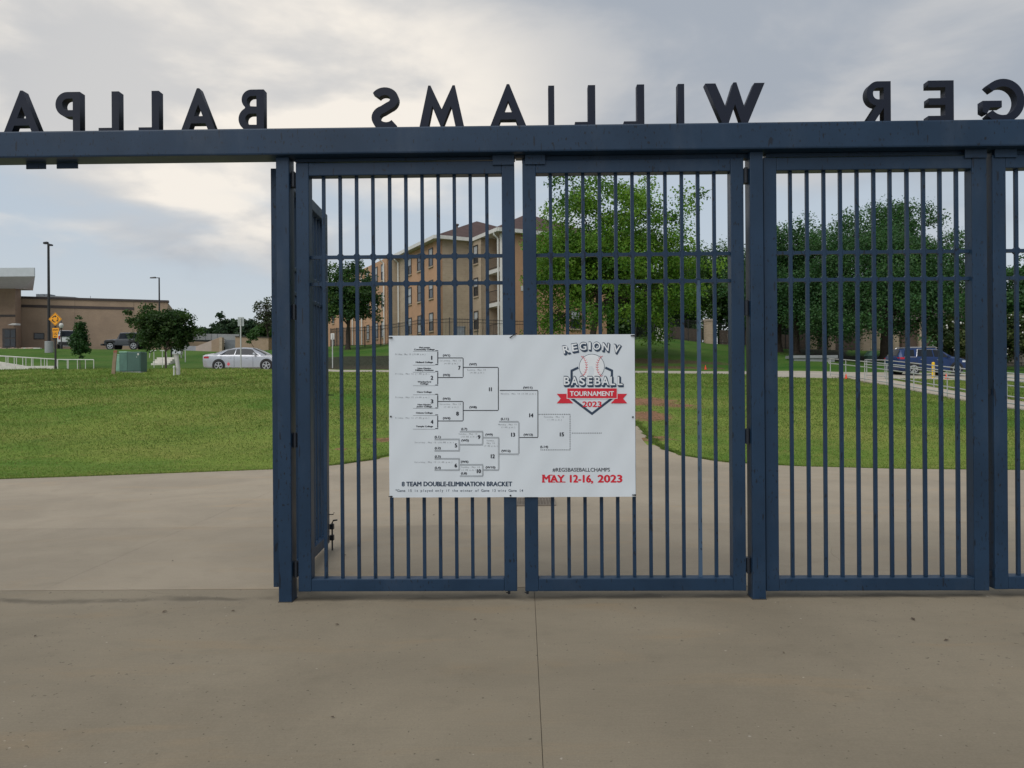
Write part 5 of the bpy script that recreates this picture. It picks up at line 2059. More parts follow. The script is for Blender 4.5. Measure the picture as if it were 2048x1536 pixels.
MB().box((P(500, 670, 130).x, 130, 6), (P(560, 670, 130).x, 134, P(530, 668, 130).z)).build('far_roof', M_FASCIA, rb)

# ------------------------------------------------------------------ vehicles
def paint(name, c, rough=0.28, metal=0.35):
    t = MT(name)
    n = t.noise(t.pos(), 1.5, 4)
    t.b.inputs['Coat Weight'].default_value = 0.15
    t.b.inputs['Coat Roughness'].default_value = 0.08
    return t.fin(t.mix(t.ramp(n, .3, .7), tuple(x * .93 for x in c), c), rough, metal)


M_SILVER = paint('silver_paint', (0.46, 0.475, 0.51), .26, .5)
M_BLUE = paint('blue_paint', (0.005, 0.028, 0.115), .35, .1)
M_GREYCAR = paint('grey_blue_paint', (0.10, 0.125, 0.16))
M_WHITECAR = paint('white_car_paint', (0.74, 0.75, 0.76), .3, 0.0)
M_DGREY = paint('dark_grey_paint', (0.060, 0.066, 0.076), .35, .2)
M_CARGLASS = simple('car_glass', (0.012, 0.016, 0.022), 0.08, var=.1, spec=.3)
M_TYRE = simple('tyre', (0.016, 0.016, 0.017), 0.85)
M_RIM = simple('alloy', (0.52, 0.53, 0.55), 0.3, .7, var=.06)
M_TAIL = simple('tail_lamp', (0.42, 0.012, 0.02), 0.2)
M_HEAD = simple('head_lamp', (0.62, 0.66, 0.70), 0.12)
M_CHROME = simple('chrome', (0.75, 0.76, 0.78), 0.18, .9, var=.04)
M_TRIM = simple('black_trim', (0.018, 0.018, 0.02), 0.55)
M_PLATE = simple('number_plate', (0.70, 0.70, 0.68), 0.5)


def vehicle(name, label, loc, rz, st, m, wheels, R_, windows, shield, rear, extra=None, spokes=5, group=None, cat='car'):
    """st: stations (x, z bottom, z belt, z top, half width bottom, at belt, at top), rear to front, nose towards +x"""
    o = thing(name, label, cat, tuple(loc), rz, group)
    X = [s[0] for s in st]

    def sec(x):
        v = [float(np.interp(x, X, [s[i] for s in st])) for i in range(1, 7)]
        zb_, zl, zt_, wb, wl_, wt = v
        return [(0, zb_), (wb * .92, zb_), (wb, zb_ + .07), (max(wb, wl_) * 1.005, zb_ + (zl - zb_) * .55), (wl_, zl - .05), (wl_ * .985, zl),
                (wt, zt_ - .05), (wt * .80, zt_), (0, zt_ + .012)]

    xs_ = sorted(set(list(X) + list(np.linspace(X[0], X[-1], 40))))
    vs, fs = [], []
    n = 17
    for x in xs_:
        s = sec(x)
        ring = s + [(-a, b) for a, b in s[-2:0:-1]]
        n = len(ring)
        vs += [(x, a, b) for a, b in ring]
    for i in range(len(xs_) - 1):
        for k in range(n):
            k2 = (k + 1) % n
            fs.append((i * n + k, i * n + k2, (i + 1) * n + k2, (i + 1) * n + k))
    fs.append(tuple(range(n)))
    fs.append(tuple((len(xs_) - 1) * n + k for k in range(n - 1, -1, -1)))
    mb = MB()
    mb.add(vs, fs)
    mb.build('body', m, o, smooth=38, local=True)

    def side_pt(x, f, sgn, out):
        s = sec(x)
        (y0, z0), (y1, z1) = s[5], s[6]
        d = Vector((y1 - y0, z1 - z0))
        nrm = Vector((d.y, -d.x)).normalized()
        return Vector((x, sgn * (y0 + d.x * f + nrm.x * out), z0 + d.y * f + nrm.y * out))

    for (b0, b1, t0, t1) in windows:
        for sgn in (1, -1):
            mb = MB()
            nn_ = 8
            P_ = []
            for j in range(4):
                f = .10 + .80 * j / 3
                for i in range(nn_ + 1):
                    a = b0 + (b1 - b0) * i / nn_
                    c = t0 + (t1 - t0) * i / nn_
                    P_.append(side_pt(a + (c - a) * (f - .1) / .8, f, sgn, .008))
            F_ = [(j * (nn_ + 1) + i, j * (nn_ + 1) + i + 1, (j + 1) * (nn_ + 1) + i + 1, (j + 1) * (nn_ + 1) + i) for j in range(3) for i in range(nn_)]
            mb.add(P_, F_)
            mb.build('side_window', M_CARGLASS, o, local=True, smooth=60)
    for nm, (xa, xb, wa, wb) in (('windshield', shield), ('rear_window', rear)):
        mb = MB()
        P_ = []
        for j in range(5):
            x = xa + (xb - xa) * j / 4
            s = sec(x)
            zt_ = s[8][1]
            w = s[6][0]
            dz = s[7][1]
            for k, yy in enumerate((-1, -.8, 0, .8, 1)):
                z = zt_ if yy == 0 else (dz if abs(yy) < 1 else s[6][1])
                ss = 1 if xb > xa else 1
                P_.append((x + (.012 if nm == 'windshield' else -.012), yy * w * .97, z + .010))
        F_ = [(j * 5 + k, j * 5 + k + 1, (j + 1) * 5 + k + 1, (j + 1) * 5 + k) for j in range(4) for k in range(4)]
        mb.add(P_, F_)
        mb.build(nm, M_CARGLASS, o, local=True, smooth=60)
    # wheels
    for xw in wheels:
        hw = max(sec(xw)[2][0], sec(xw)[3][0])
        for sgn in (1, -1):
            yo = sgn * (hw + .012)
            ar = MB().lathe([(R_ + .055, 0), (R_ + .055, .010), (R_ * .5, .012)], 26, 'y', (xw, sgn * hw - (0 if sgn > 0 else .012), R_ + .02))
            ar.build('wheel_arch', M_TRIM, o, local=True)
            ty = MB().lathe([(R_ * .62, -.10), (R_ * .94, -.105), (R_, -.06), (R_, .06), (R_ * .94, .105), (R_ * .66, .10)], 26, 'y', (xw, yo - sgn * .085, R_))
            t_ = ty.build('wheel', M_TYRE, o, smooth=40, local=True)
            yf = yo + sgn * .024
            rm = MB()
            for k in range(24):
                a0, a1 = 2 * math.pi * k / 24, 2 * math.pi * (k + 1) / 24
                q = []
                for (a, r) in ((a0, R_ * .70), (a1, R_ * .70), (a1, R_ * .61), (a0, R_ * .61)):
                    q.append((xw + r * math.cos(a), yf, R_ + r * math.sin(a)))
                rm.prism(q, (0, -sgn * .02, 0))
            for k in range(spokes):
                for da in (-.13, .13):
                    a = 2 * math.pi * k / spokes + .3
                    p0 = Vector((xw + .04 * math.cos(a), yf + sgn * .004, R_ + .04 * math.sin(a)))
                    p1 = Vector((xw + R_ * .63 * math.cos(a + da), yf + sgn * .002, R_ + R_ * .63 * math.sin(a + da)))
                    rm.bar(p0, p1, .02, .036, Vector((0, 1, 0)))
            rm.lathe([(.06, -.012), (.06, .012), (.03, .016)], 10, 'y', (xw, yf, R_))
            rm.build('rim', M_RIM, t_, local=True)
    if extra:
        extra(o, sec, side_pt)
    return o


def car_extras(doors, mirror_x, handle_xs, tail, head, plate=True, trim=None, chrome=None):
    def fn(o, sec, side_pt):
        for sgn in (1, -1):
            for xd in doors:
                s = sec(xd)
                mb = MB()
                pts = [(xd, sgn * (s[i][0] + .003), s[i][1]) for i in (2, 3, 4, 5)]
                mb.tube(pts, .007, 4)
                mb.build('door_seam', M_TRIM, o, local=True)
            for xh in handle_xs:
                s = sec(xh)
                y, z = s[4][0], s[4][1] - .07
                MB().box((xh - .09, sgn * y - .012 if sgn > 0 else -y - .028, z - .012), (xh + .09, sgn * y + .028 if sgn > 0 else -y + .012, z + .012)).build('door_handle', M_CHROME, o, local=True)
            s = sec(mirror_x)
            y, z = s[5][0], s[5][1] + .04
            MB().hexa([(mirror_x - .10, sgn * (y + .02), z), (mirror_x + .06, sgn * (y + .02), z), (mirror_x + .03, sgn * (y + .20), z + .01), (mirror_x - .12, sgn * (y + .20), z + .01),
                       (mirror_x - .10, sgn * (y + .04), z + .12), (mirror_x + .02, sgn * (y + .04), z + .12), (mirror_x, sgn * (y + .19), z + .14), (mirror_x - .12, sgn * (y + .19), z + .14)]).build('mirror', M_TRIM if trim else o.children[0].data.materials[0], o, local=True, bevel=.02)
            for nm, (x0, x1, z0, z1), m in (('tail_lamp', tail, M_TAIL), ('head_lamp', head, M_HEAD)):
                mb = MB()
                P_ = []
                xx = np.linspace(x0, x1, 5)
                for z in (z0, z1):
                    for x in xx:
                        s = sec(x)
                        yy = float(np.interp(z, [q[1] for q in s[2:6]], [q[0] for q in s[2:6]]))
                        P_.append((x, sgn * (yy + .008), z))
                mb.add(P_, [(i, i + 1, i + 6, i + 5) for i in range(4)])
                xe = x0 if nm == 'tail_lamp' else x1
                sgx = -1 if nm == 'tail_lamp' else 1
                s = sec(xe)
                yy = s[4][0]
                mb.prism([(xe + sgx * .001, sgn * yy * .45, z0), (xe + sgx * .001, sgn * yy * .97, z0), (xe + sgx * .001, sgn * yy * .97, z1), (xe + sgx * .001, sgn * yy * .45, z1)], (sgx * .012, 0, 0))
                mb.build(nm, m, o, local=True)
        x0 = sec(-99)
        xr = min(v.co.x for v in o.children[0].data.vertices)
        zp = (tail[2] + tail[3]) / 2 - .17
        MB().box((xr - .014, -.26, zp - .06), (xr - .002, .26, zp + .06)).build('number_plate', M_PLATE, o, local=True)
        if chrome:
            for sgn in (1, -1):
                for a, b in chrome:
                    pts = [side_pt(x, f, sgn, .012) for x, f in (a if isinstance(a, list) else [a, b])]
                    MB().tube(pts, .013, 5).build('chrome_trim', M_CHROME, o, local=True)
    return fn


SEDAN = [(-2.44, .42, .84, .88, .72, .76, .62), (-2.38, .27, .95, 1.02, .80, .84, .66), (-2.05, .22, .97, 1.07, .87, .88, .66), (-1.75, .20, .96, 1.10, .90, .895, .66),
         (-1.1, .18, .95, 1.32, .915, .905, .60), (-.55, .17, .94, 1.42, .915, .91, .575), (0, .17, .93, 1.445, .915, .91, .575), (.45, .17, .92, 1.415, .915, .91, .575),
         (.95, .18, .91, 1.20, .915, .905, .62), (1.32, .19, .90, 1.00, .91, .895, .68), (1.8, .21, .84, .93, .89, .87, .70), (2.2, .24, .74, .82, .83, .80, .62), (2.42, .34, .62, .68, .66, .62, .5)]
gc_ = on_ground(478, 46.2)
xc_ = (P(437.5, 730, 45.3).x + P(532, 730, 45.3).x) / 2
zc_ = tz(xc_, 46.2) + .012
sedan = vehicle('sedan', 'silver four door sedan parked side on behind the lawn left of the square gate post', (xc_, 46.2, zc_), R(1), SEDAN, M_SILVER, (-1.42, 1.42), .335,
                [(-1.42, -.52, -.98, -.50), (-.47, .98, -.44, .50)], (1.30, .50, 0, 0), (-1.78, -.75, 0, 0),
                car_extras((-.50, .62, -1.28), .78, (-.75, .25), (-2.40, -2.02, .78, .90), (1.75, 2.30, .60, .70)), 5, None, 'car')
SUV = [(-2.30, .45, .95, 1.02, .76, .80, .66), (-2.24, .32, 1.08, 1.24, .84, .88, .66), (-2.05, .26, 1.10, 1.58, .88, .90, .64), (-1.6, .25, 1.10, 1.66, .91, .915, .64), (-.6, .23, 1.08, 1.70, .915, .915, .63),
       (.2, .23, 1.05, 1.68, .915, .915, .62), (.75, .24, 1.03, 1.46, .915, .91, .63), (1.18, .25, 1.02, 1.16, .91, .90, .70), (1.6, .27, .99, 1.10, .90, .88, .72), (2.1, .30, .88, .98, .85, .82, .66), (2.33, .40, .72, .80, .70, .68, .54)]
ps = on_ground(1853, 48.5)
suv = vehicle('sports_utility_vehicle', 'dark blue sports utility vehicle parked on the road under the broad oak', (ps.x, 48.5, ps.z + .012), R(4), SUV, M_BLUE, (-1.38, 1.36), .365,
              [(-1.95, -1.30, -1.80, -1.22), (-1.10, -.10, -1.04, -.08), (-.03, 1.0, 0.0, .62)], (1.16, .28, 0, 0), (-2.25, -2.06, 0, 0),
              car_extras((-.07, .95, -1.15), .85, (-.85, .2), (-2.26, -1.95, .98, 1.10), (1.75, 2.25, .78, .88), chrome=[([(-1.95, .02), (-1.2, .02), (-1.16, .12), (-1.0, .92), (.3, .93)], None)]), 5, None, 'car')
ROOF_RAILS = []
for sgn in (1, -1):
    MB().tube([(-1.7, sgn * .56, 1.66), (-1.6, sgn * .56, 1.73), (.2, sgn * .56, 1.735), (.35, sgn * .56, 1.68)], .018, 6).build('roof_rail', M_CHROME, suv, local=True)
pg = on_ground(2012, 62)
vehicle('sedan', 'grey blue sedan parked beyond the road at the right edge of the picture', (pg.x, 55.0, tz(pg.x, 55.0) + .03), R(12), SEDAN, M_GREYCAR, (-1.42, 1.42), .335,
        [(-1.42, -.52, -.98, -.50), (-.47, .98, -.44, .50)], (1.30, .50, 0, 0), (-1.78, -.75, 0, 0),
        car_extras((-.50, .62, -1.28), .78, (-.75, .25), (-2.40, -2.02, .78, .90), (1.75, 2.30, .60, .70)), 5, None, 'car')
BIG = [(-2.60, .55, 1.10, 1.20, .84, .90, .76), (-2.56, .48, 1.20, 1.75, .92, .97, .80), (-2.35, .45, 1.22, 1.90, .96, .985, .78), (-1.0, .42, 1.22, 1.95, .985, .99, .77), (.3, .42, 1.20, 1.94, .985, .99, .76),
       (.85, .42, 1.20, 1.62, .985, .98, .77), (1.2, .43, 1.18, 1.32, .98, .97, .80), (2.1, .46, 1.14, 1.24, .96, .94, .80), (2.5, .52, 1.0, 1.08, .88, .85, .7)]
pw = on_ground(139, 80)


def tail_extras(o, sec, side_pt):
    MB().prism([(-2.66, -.74, 1.26), (-2.66, .74, 1.26), (-2.56, .68, 1.80), (-2.56, -.68, 1.80)], (.08, 0, .004)).build('tailgate_window', M_CARGLASS, o, local=True)
    MB().box((-2.70, -.90, .42), (-2.603, .90, .72)).build('bumper', M_TRIM, o, local=True, bevel=.03)
    MB().box((-2.72, -.55, .56), (-2.702, -.02, .70)).build('number_plate', M_PLATE, o, local=True)
    for s in (-1, 1):
        MB().box((-2.625, s * .80 - .07, .98), (-2.56, s * .80 + .07, 1.32)).build('tail_lamp', M_TAIL, o, local=True)
        MB().hexa([(1.0, s * .98, 1.25), (1.2, s * .98, 1.25), (1.2, s * 1.2, 1.25), (1.0, s * 1.2, 1.25), (1.0, s * .98, 1.5), (1.15, s * .98, 1.5), (1.15, s * 1.2, 1.5), (1.0, s * 1.2, 1.5)]).build('mirror', M_TRIM, o, local=True)


vehicle('sports_utility_vehicle', 'large white sports utility vehicle seen from behind beside the lamp post', (pw.x, 80, pw.z), R(119), BIG, M_WHITECAR, (-1.5, 1.55), .40,
        [(-2.2, -1.2, -2.1, -1.2), (-1.1, -.1, -1.1, -.1), (0, .95, 0, .42)], (1.2, .36, 0, 0), (-2.57, -2.40, 0, 0), tail_extras, 6, None, 'car')
JEEP = [(-2.05, .55, 1.05, 1.15, .72, .74, .66), (-2.0, .50, 1.10, 1.72, .74, .75, .66), (-1.8, .50, 1.10, 1.80, .75, .755, .66), (-.2, .48, 1.08, 1.82, .755, .76, .65), (.25, .48, 1.08, 1.80, .755, .76, .65),
        (.55, .48, 1.08, 1.20, .755, .76, .68), (.62, .48, 1.07, 1.16, .755, .75, .70), (1.85, .52, 1.00, 1.08, .70, .66, .58), (1.95, .58, .98, 1.04, .66, .62, .56)]
pj = on_ground(252, 79)


def jeep_extras(o, sec, side_pt):
    for s in (-1, 1):
        for x, w in ((1.25, .52), (-1.25, .50)):
            MB().hexa([(x - w, s * .70, .86), (x + w + .05, s * .70, .80), (x + w + .05, s * .96, .80), (x - w, s * .96, .86),
                       (x - w * .7, s * .70, 1.02), (x + w * .8, s * .70, 1.0), (x + w * .8, s * .96, 1.0), (x - w * .7, s * .96, 1.02)]).build('fender', M_TRIM, o, local=True)
        MB().box((1.96, s * .42 - .10, .82), (2.0, s * .42 + .10, 1.0)).build('head_lamp', M_HEAD, o, local=True)
    MB().box((2.0, -.85, .48), (2.22, .85, .66)).build('bumper', M_TRIM, o, local=True, bevel=.03)
    MB().lathe([(.36, 0), (.38, .03), (.38, .2), (.3, .22)], 18, 'y', (0, 0, 0))
    sp = MB()
    sp.lathe([(.36, 0), (.38, .03), (.38, .20), (.30, .22)], 18, 'y', (0, 0, 0))
    sp.v = [(-2.04 - y, x, z + 1.05) for x, y, z in sp.v]
    sp.build('spare_wheel', M_TYRE, o, local=True)
    for xd in (-.75, .45):
        for s in (-1, 1):
            MB().box((xd - .006, s * .757 - .004, .52), (xd + .006, s * .757 + .006, 1.08)).build('door_seam', M_TRIM, o, local=True)


vehicle('off_road_vehicle', 'dark grey boxy off road vehicle parked behind the green transformer box', (pj.x, 79, pj.z), R(178), JEEP, M_DGREY, (-1.25, 1.25), .42,
        [(-1.75, -.85, -1.72, -.85), (-.68, .36, -.68, .22)], (.56, .27, 0, 0), (-2.03, -1.96, 0, 0), jeep_extras, 5, None, 'car')

# ------------------------------------------------------------------ left street furniture
def lamp_post(label, u, Y, vtop, arm):
    b = on_ground(u, Y)
    zt_ = P(u, vtop, Y).z
    o = thing('street_lamp', label, 'street lamp', tuple(b))
    h = zt_ - b.z
    if arm == 'twin':
        MB().lathe([(.37, -.3), (.37, 1.02), (.34, 1.05)], 20, 'z').build('concrete_base', M_GREYC, o, local=True, smooth=40)
        MB().lathe([(.24, 1.051), (.24, 1.10), (.135, 1.12), (.115, h * .5), (.10, h)], 10, 'z').build('pole', M_IRON, o, local=True, smooth=40)
        for k, a in enumerate((0, 1)):
            mb = MB()
            if a == 0:
                mb.hexa([(-.42, -.15, h - .05), (-.06, -.15, h - .05), (-.06, .15, h - .05), (-.42, .15, h - .05), (-.42, -.15, h + .12), (-.06, -.15, h + .16), (-.06, .15, h + .16), (-.42, .15, h + .12)])
            else:
                mb.hexa([(.06, -.15, h - .22), (.36, -.15, h - .22), (.36, .15, h - .22), (.06, .15, h - .22), (.06, -.15, h - .04), (.36, -.15, h - .08), (.36, .15, h - .08), (.06, .15, h - .04)])
            mb.build('lamp_head', M_IRON, o, local=True)
    else:
        MB().lathe([(.12, -.3), (.09, h * .5), (.075, h)], 10, 'z').build('pole', M_IRON, o, local=True, smooth=40)
        MB().tube([(0, 0, h - .05), (-.35, 0, h - .02), (-.7, 0, h - .01)], .04, 6).build('arm', M_IRON, o, local=True)
        MB().hexa([(-1.05, -.15, h - .08), (-.40, -.15, h - .08), (-.40, .15, h - .08), (-1.05, .15, h - .08), (-1.0, -.1, h + .03), (-.42, -.1, h + .08), (-.42, .1, h + .08), (-1.0, .1, h + .03)]).build('lamp_head', M_IRON, o, local=True)
    return o


lamp_post('tall black twin headed lamp post on a round concrete base at the left', 98.5, 72, 487, 'twin')
lamp_post('black lamp post with one arm rising behind the small wide tree', 319.5, 88, 555, 'one')
bl = on_ground(123, 76)
o = thing('globe_lamp', 'short black lamp with a white acorn globe behind the amber sign', 'street lamp', tuple(bl))
h = P(123, 656, 76).z - bl.z
MB().lathe([(.14, -.2), (.10, .4), (.05, .6), (.045, h - .1), (.13, h)], 10, 'z').build('pole', M_IRON, o, local=True)
MB().lathe([(.10, h + .001), (.22, h + .22), (.17, h + .42), (.06, h + .50)], 12, 'z').build('globe', M_WHITE, o, local=True, smooth=60)
MB().lathe([(.08, h + .501), (.05, h + .60), (.015, h + .72)], 8, 'z').build('finial', M_IRON, o, local=True)

# roundabout warning sign
Ys = 50.0
bs = on_ground(110, Ys)
sg = thing('warning_sign', 'amber diamond roundabout warning sign over a 15 mph plate on a dark post', 'road sign', tuple(bs))
cs = P(110.3, 638.2, Ys)
hd = 13.6 / F_PX * Ys
MB().box((bs.x - .045, Ys + .02, bs.z - .3), (bs.x + .045, Ys + .10, cs.z + .3)).build('post', M_IRON, sg)


def dia(r, y, th, m, nm):
    MB().prism([(cs.x + r, y, cs.z), (cs.x, y, cs.z + r), (cs.x - r, y, cs.z), (cs.x, y, cs.z - r)], (0, th, 0)).build(nm, m, sg)


dia(hd, Ys, .012, M_YEL, 'diamond_plate')
for r0_, r1_ in ((hd * .93, hd * .885),):
    mb = MB()
    for k in range(4):
        a0, a1 = k * math.pi / 2, (k + 1) * math.pi / 2
        mb.add([(cs.x + r0_ * math.cos(a0), Ys - .004, cs.z + r0_ * math.sin(a0)), (cs.x + r0_ * math.cos(a1), Ys - .004, cs.z + r0_ * math.sin(a1)),
                (cs.x + r1_ * math.cos(a1), Ys - .004, cs.z + r1_ * math.sin(a1)), (cs.x + r1_ * math.cos(a0), Ys - .004, cs.z + r1_ * math.sin(a0))], [(0, 1, 2, 3)])
    mb.build('border', M_BLK, sg)
for k in range(3):
    mb = MB()
    a0 = R(95 + 120 * k)
    ra, rb_ = hd * .50, hd * .36
    n = 10
    L_ = [(a0 + R(62) * i / n) for i in range(n + 1)]
    for i in range(n):
        mb.add([(cs.x + r * math.cos(a), Ys - .004, cs.z + r * math.sin(a)) for a, r in ((L_[i], ra), (L_[i + 1], ra), (L_[i + 1], rb_), (L_[i], rb_))], [(0, 1, 2, 3)])
    at_ = a0 - R(2)
    tip = a0 - R(36)
    mb.add([(cs.x + r * math.cos(a), Ys - .005, cs.z + r * math.sin(a)) for a, r in ((at_, hd * .62), (at_, hd * .24), (tip, hd * .44))], [(0, 1, 2)])
    mb.build('arrow', M_BLK, sg)


def zx(u, v):
    p = P(u, v, Ys)
    return p.x, p.z


x0_, z1_ = zx(104.5, 656)
x1_, z0_ = zx(117.5, 663.5)
MB().box((x0_, Ys, z0_), (x1_, Ys + .01, z1_)).build('name_plate', M_YEL, sg)
x0_, z1_ = zx(105.5, 663.8)
x1_, z0_ = zx(115.8, 675.5)
MB().box((x0_, Ys, z0_), (x1_, Ys + .01, z1_)).build('speed_plate', M_YEL, sg)


def sign_text(s, uc, vc, h, w, nm):
    vv, ff = text_mesh(s, .03)
    a, b = vv[:, 0].min(), vv[:, 0].max()
    cx, cz = zx(uc, vc)
    k = F_PX / Ys
    mb = MB()
    mb.add([(cx + (x - (a + b) / 2) * (w / k) / (b - a), Ys - .004, cz + (y - CAPH / 2) / CAPH * h / k) for x, y in vv], ff)
    q = mb.build(nm, M_BLK, sg)
    q['kind'] = 'stuff'


sign_text('15', 110.6, 667.6, 5.2, 6.2, 'speed_figure')
sign_text('MPH', 110.6, 673.0, 2.2, 5.5, 'speed_unit')
sign_text('ROUNDABOUT', 111, 659.8, 2.6, 11, 'name_lettering')

# signs seen from behind and the small white sign
def back_sign(label, u, Y, v0, v1, w, vb, m=M_ALU):
    b = on_ground(u, Y)
    o = thing('street_sign', label, 'road sign', tuple(b))
    z1, z0 = P(u, v0, Y).z, P(u, v1, Y).z
    ww = w / F_PX * Y
    MB().box((b.x - .03, Y, b.z - .3), (b.x + .03, Y + .06, z1 - .05)).build('post', M_GALV, o)
    MB().box((b.x - ww / 2, Y + .061, z0), (b.x + ww / 2, Y + .075, z1)).build('plate', m, o, bevel=.004)
    for zz_ in (z0 + .1, z1 - .12):
        MB().lathe([(.02, -.015), (.02, 0)], 6, 'y', (b.x, Y, zz_)).build('bolt', M_GALV, o)
    return o


back_sign('back of a tall road sign on a thin post before the silver car', 481.5, 43.0, 634, 652, 12.5, 737)
back_sign('blank back of a lower road sign in front of the grey ramp wall', 370.5, 62, 670, 688, 11.5, 730)
back_sign('small white notice sign on a post behind the open gate leaf', 665, 52.6, 666.5, 679, 7.5, 735, M_WHITE)

# transformer and utility posts on the near lawn crest
Yt = 39.5
bt = on_ground(260, Yt)
tf = thing('transformer_box', 'dark green padmount transformer box on the lawn crest', 'utility box', (bt.x, Yt, bt.z))
w2 = .56
ht = P(266, 703.5, Yt).z - bt.z
MB().box((-w2 - .08, -.12, -.25), (w2 + .05, .78, .05)).build('pad', M_GREYC, tf, local=True)
MB().box((-w2, .0, .051), (w2, .70, ht)).build('cabinet', M_TRANSF, tf, local=True, bevel=.035)
MB().box((-w2 - .012, -.03, ht - .05), (-w2 + .42, .71, ht + .02)).build('lid', M_TRANSL, tf, local=True, bevel=.02)
MB().box((-w2 + .03, -.016, .10), (-w2 + .41, -.001, ht - .07)).build('door', simple('utility_green_door', (.085, .175, .145), .5), tf, local=True)
MB().box((-w2 + .45, -.012, .10), (w2 - .05, -.001, ht - .07)).build('door', M_TRANSF, tf, local=True)
MB().box((w2 - .16, -.02, ht - .18), (w2 - .08, -.013, ht - .08)).build('sticker', M_WHITE, tf, local=True)
MB().box((w2 - .22, -.022, ht - .30), (w2 - .18, -.013, ht - .25)).build('handle', M_GALV, tf, local=True)
bp = on_ground(237, 40.3)
pd = thing('utility_pedestal', 'narrow pale green utility pedestal left of the transformer box', 'utility box', tuple(bp))
hh_ = P(237, 708.5, 40.3).z - bp.z
MB().box((-.11, -.11, -.2), (.11, .11, hh_ - .06)).build('body', M_TRANSL, pd, local=True, bevel=.01)
MB().box((-.125, -.125, hh_ - .059), (.125, .125, hh_)).build('cap', M_TRANSL, pd, local=True, bevel=.02)
bp = on_ground(226, 38.3)
mk = thing('marker_post', 'leaning flat brown marker post left of the transformer box', 'post', tuple(bp))
tp_ = P(231, 700, 38.3)
d = tp_ - bp
mb = MB()
mb.hexa([(-.10, -.03, -.2), (.08, -.03, -.2), (.08, .03, -.2), (-.10, .03, -.2), (d.x - .085, -.03, d.z - .02), (d.x + .085, -.03, d.z), (d.x + .085, .03, d.z), (d.x - .085, .03, d.z - .02)])
mb.build('plank', M_TAG, mk, local=True)
mb = MB()
mb.hexa([(d.x - .08, -.034, d.z - .14), (d.x + .088, -.034, d.z - .12), (d.x + .088, -.031, d.z - .12), (d.x - .08, -.031, d.z - .14), (d.x - .085, -.034, d.z - .03), (d.x + .085, -.034, d.z - .01), (d.x + .085, -.031, d.z - .01), (d.x - .085, -.031, d.z - .03)])
mb.build('tag', simple('tag_rust', (.30, .10, .06), .7), mk, local=True)
bp = on_ground(355, 37.8)
mk = thing('marker_post', 'grey curved flexible marker post right of the small wide tree', 'post', tuple(bp))
hh_ = P(355, 709, 37.8).z - bp.z
mb = MB()
mb.tube([(0.02, 0, -.2), (.03, 0, hh_ * .25), (0, 0, hh_ * .6), (-.07, 0, hh_)], [.105, .105, .10, .115], 10)
mb.build('sleeve', M_PVC, mk, local=True, smooth=50)
MB().lathe([(.145, hh_ + .001), (.145, hh_ + .03)], 10, 'z', (-.075, 0, 0)).build('collar', M_PVC, mk, local=True)
bp = on_ground(348, 37.6)
mk = thing('marker_post', 'short white capped pipe beside the grey curved marker post', 'post', tuple(bp))
hh_ = P(348, 731.5, 37.6).z - bp.z
MB().lathe([(.04, -.2), (.04, hh_ * .75)], 8, 'z').build('pipe', M_WHITE, mk, local=True)
MB().lathe([(.055, hh_ * .751), (.055, hh_ * .9), (.03, hh_)], 8, 'z').build('cap', M_WHITE, mk, local=True)
# white meter cabinets and steps
for u, lb, w in ((350.5, 'white meter cabinet behind the small wide tree, left one of the pair', .44), (359.5, 'white meter cabinet next to the low road sign, right one of the pair', .40)):
    b = on_ground(u, 66)
    o = thing('meter_cabinet', lb, 'cabinet', tuple(b), 0, 'white meter cabinets')
    h0 = P(u, 691, 66).z - b.z
    MB().box((-w / 2, -.2, .3), (w / 2, .2, h0)).build('body', M_WHITE, o, local=True, bevel=.015)
    for s in (-1, 1):
        MB().box((s * w * .35 - .03, -.05, -.2), (s * w * .35 + .03, .05, .299)).build('leg', M_GALV, o, local=True)
    MB().box((-w / 2 + .04, -.215, .36), (w / 2 - .04, -.201, h0 - .06)).build('door', M_FASCIA, o, local=True)
bu = on_ground(343, 62)
o = thing('bollard_post', 'thin black post beside the steps behind the small wide tree', 'post', tuple(bu))
MB().tube([(0, 0, -.2), (0, 0, P(343, 688, 62).z - bu.z)], .06, 8).build('pole', M_IRON, o, local=True)
MB().lathe([(.10, -.05), (.10, .06), (.07, .08)], 8, 'z').build('foot', M_IRON, o, local=True)


# ------------------------------------------------------------------ railings
def railing(label, P3, h, rails_, r=.026, m=M_GALV, posts=None, bottom=None, name='handrail', close=True):
    """P3: ground points of the posts"""
    o = thing(name, label, 'railing', tuple(P3[0]))
    for p in P3:
        MB().tube([(p.x, p.y, p.z - .12), (p.x, p.y, p.z + h)], r * .95, 6).build('post', m, o)
    for z in rails_:
        pts = [(p.x, p.y, p.z + z) for p in P3]
        if close and z == max(rails_):
            a, b = Vector(pts[0]), Vector(pts[1])
            e = a + (a - b).normalized() * .28
            low = sorted(rails_)[-2] if len(rails_) > 1 else z - .3
            pts = [(a.x, a.y, P3[0].z + low), (e.x, e.y, e.z - (z - low)), (e.x, e.y, e.z)] + pts
        MB().tube(pts, r, 6).build('rail', m, o)
    return o


def wpt(y, off):
    x = float(walk_l(y)) + off
    return Vector((x, y, tz(x, y) + .02))


railing('galvanised handrail on the near side of the walkway at the right', [wpt(y, .06) for y in (45.4, 42.6, 39.6, 36.6, 33.6, 30.6, 27.6, 24.6, 21.6, 18.6)], 1.02, (1.02, .74, .14))
railing('galvanised handrail on the far side of the walkway at the right', [wpt(y, WALK_W - .06) for y in (44.4, 41.6, 38.6, 35.6, 32.6, 29.6, 26.6, 23.6, 20.6, 17.6)], 1.02, (1.02, .74, .14))

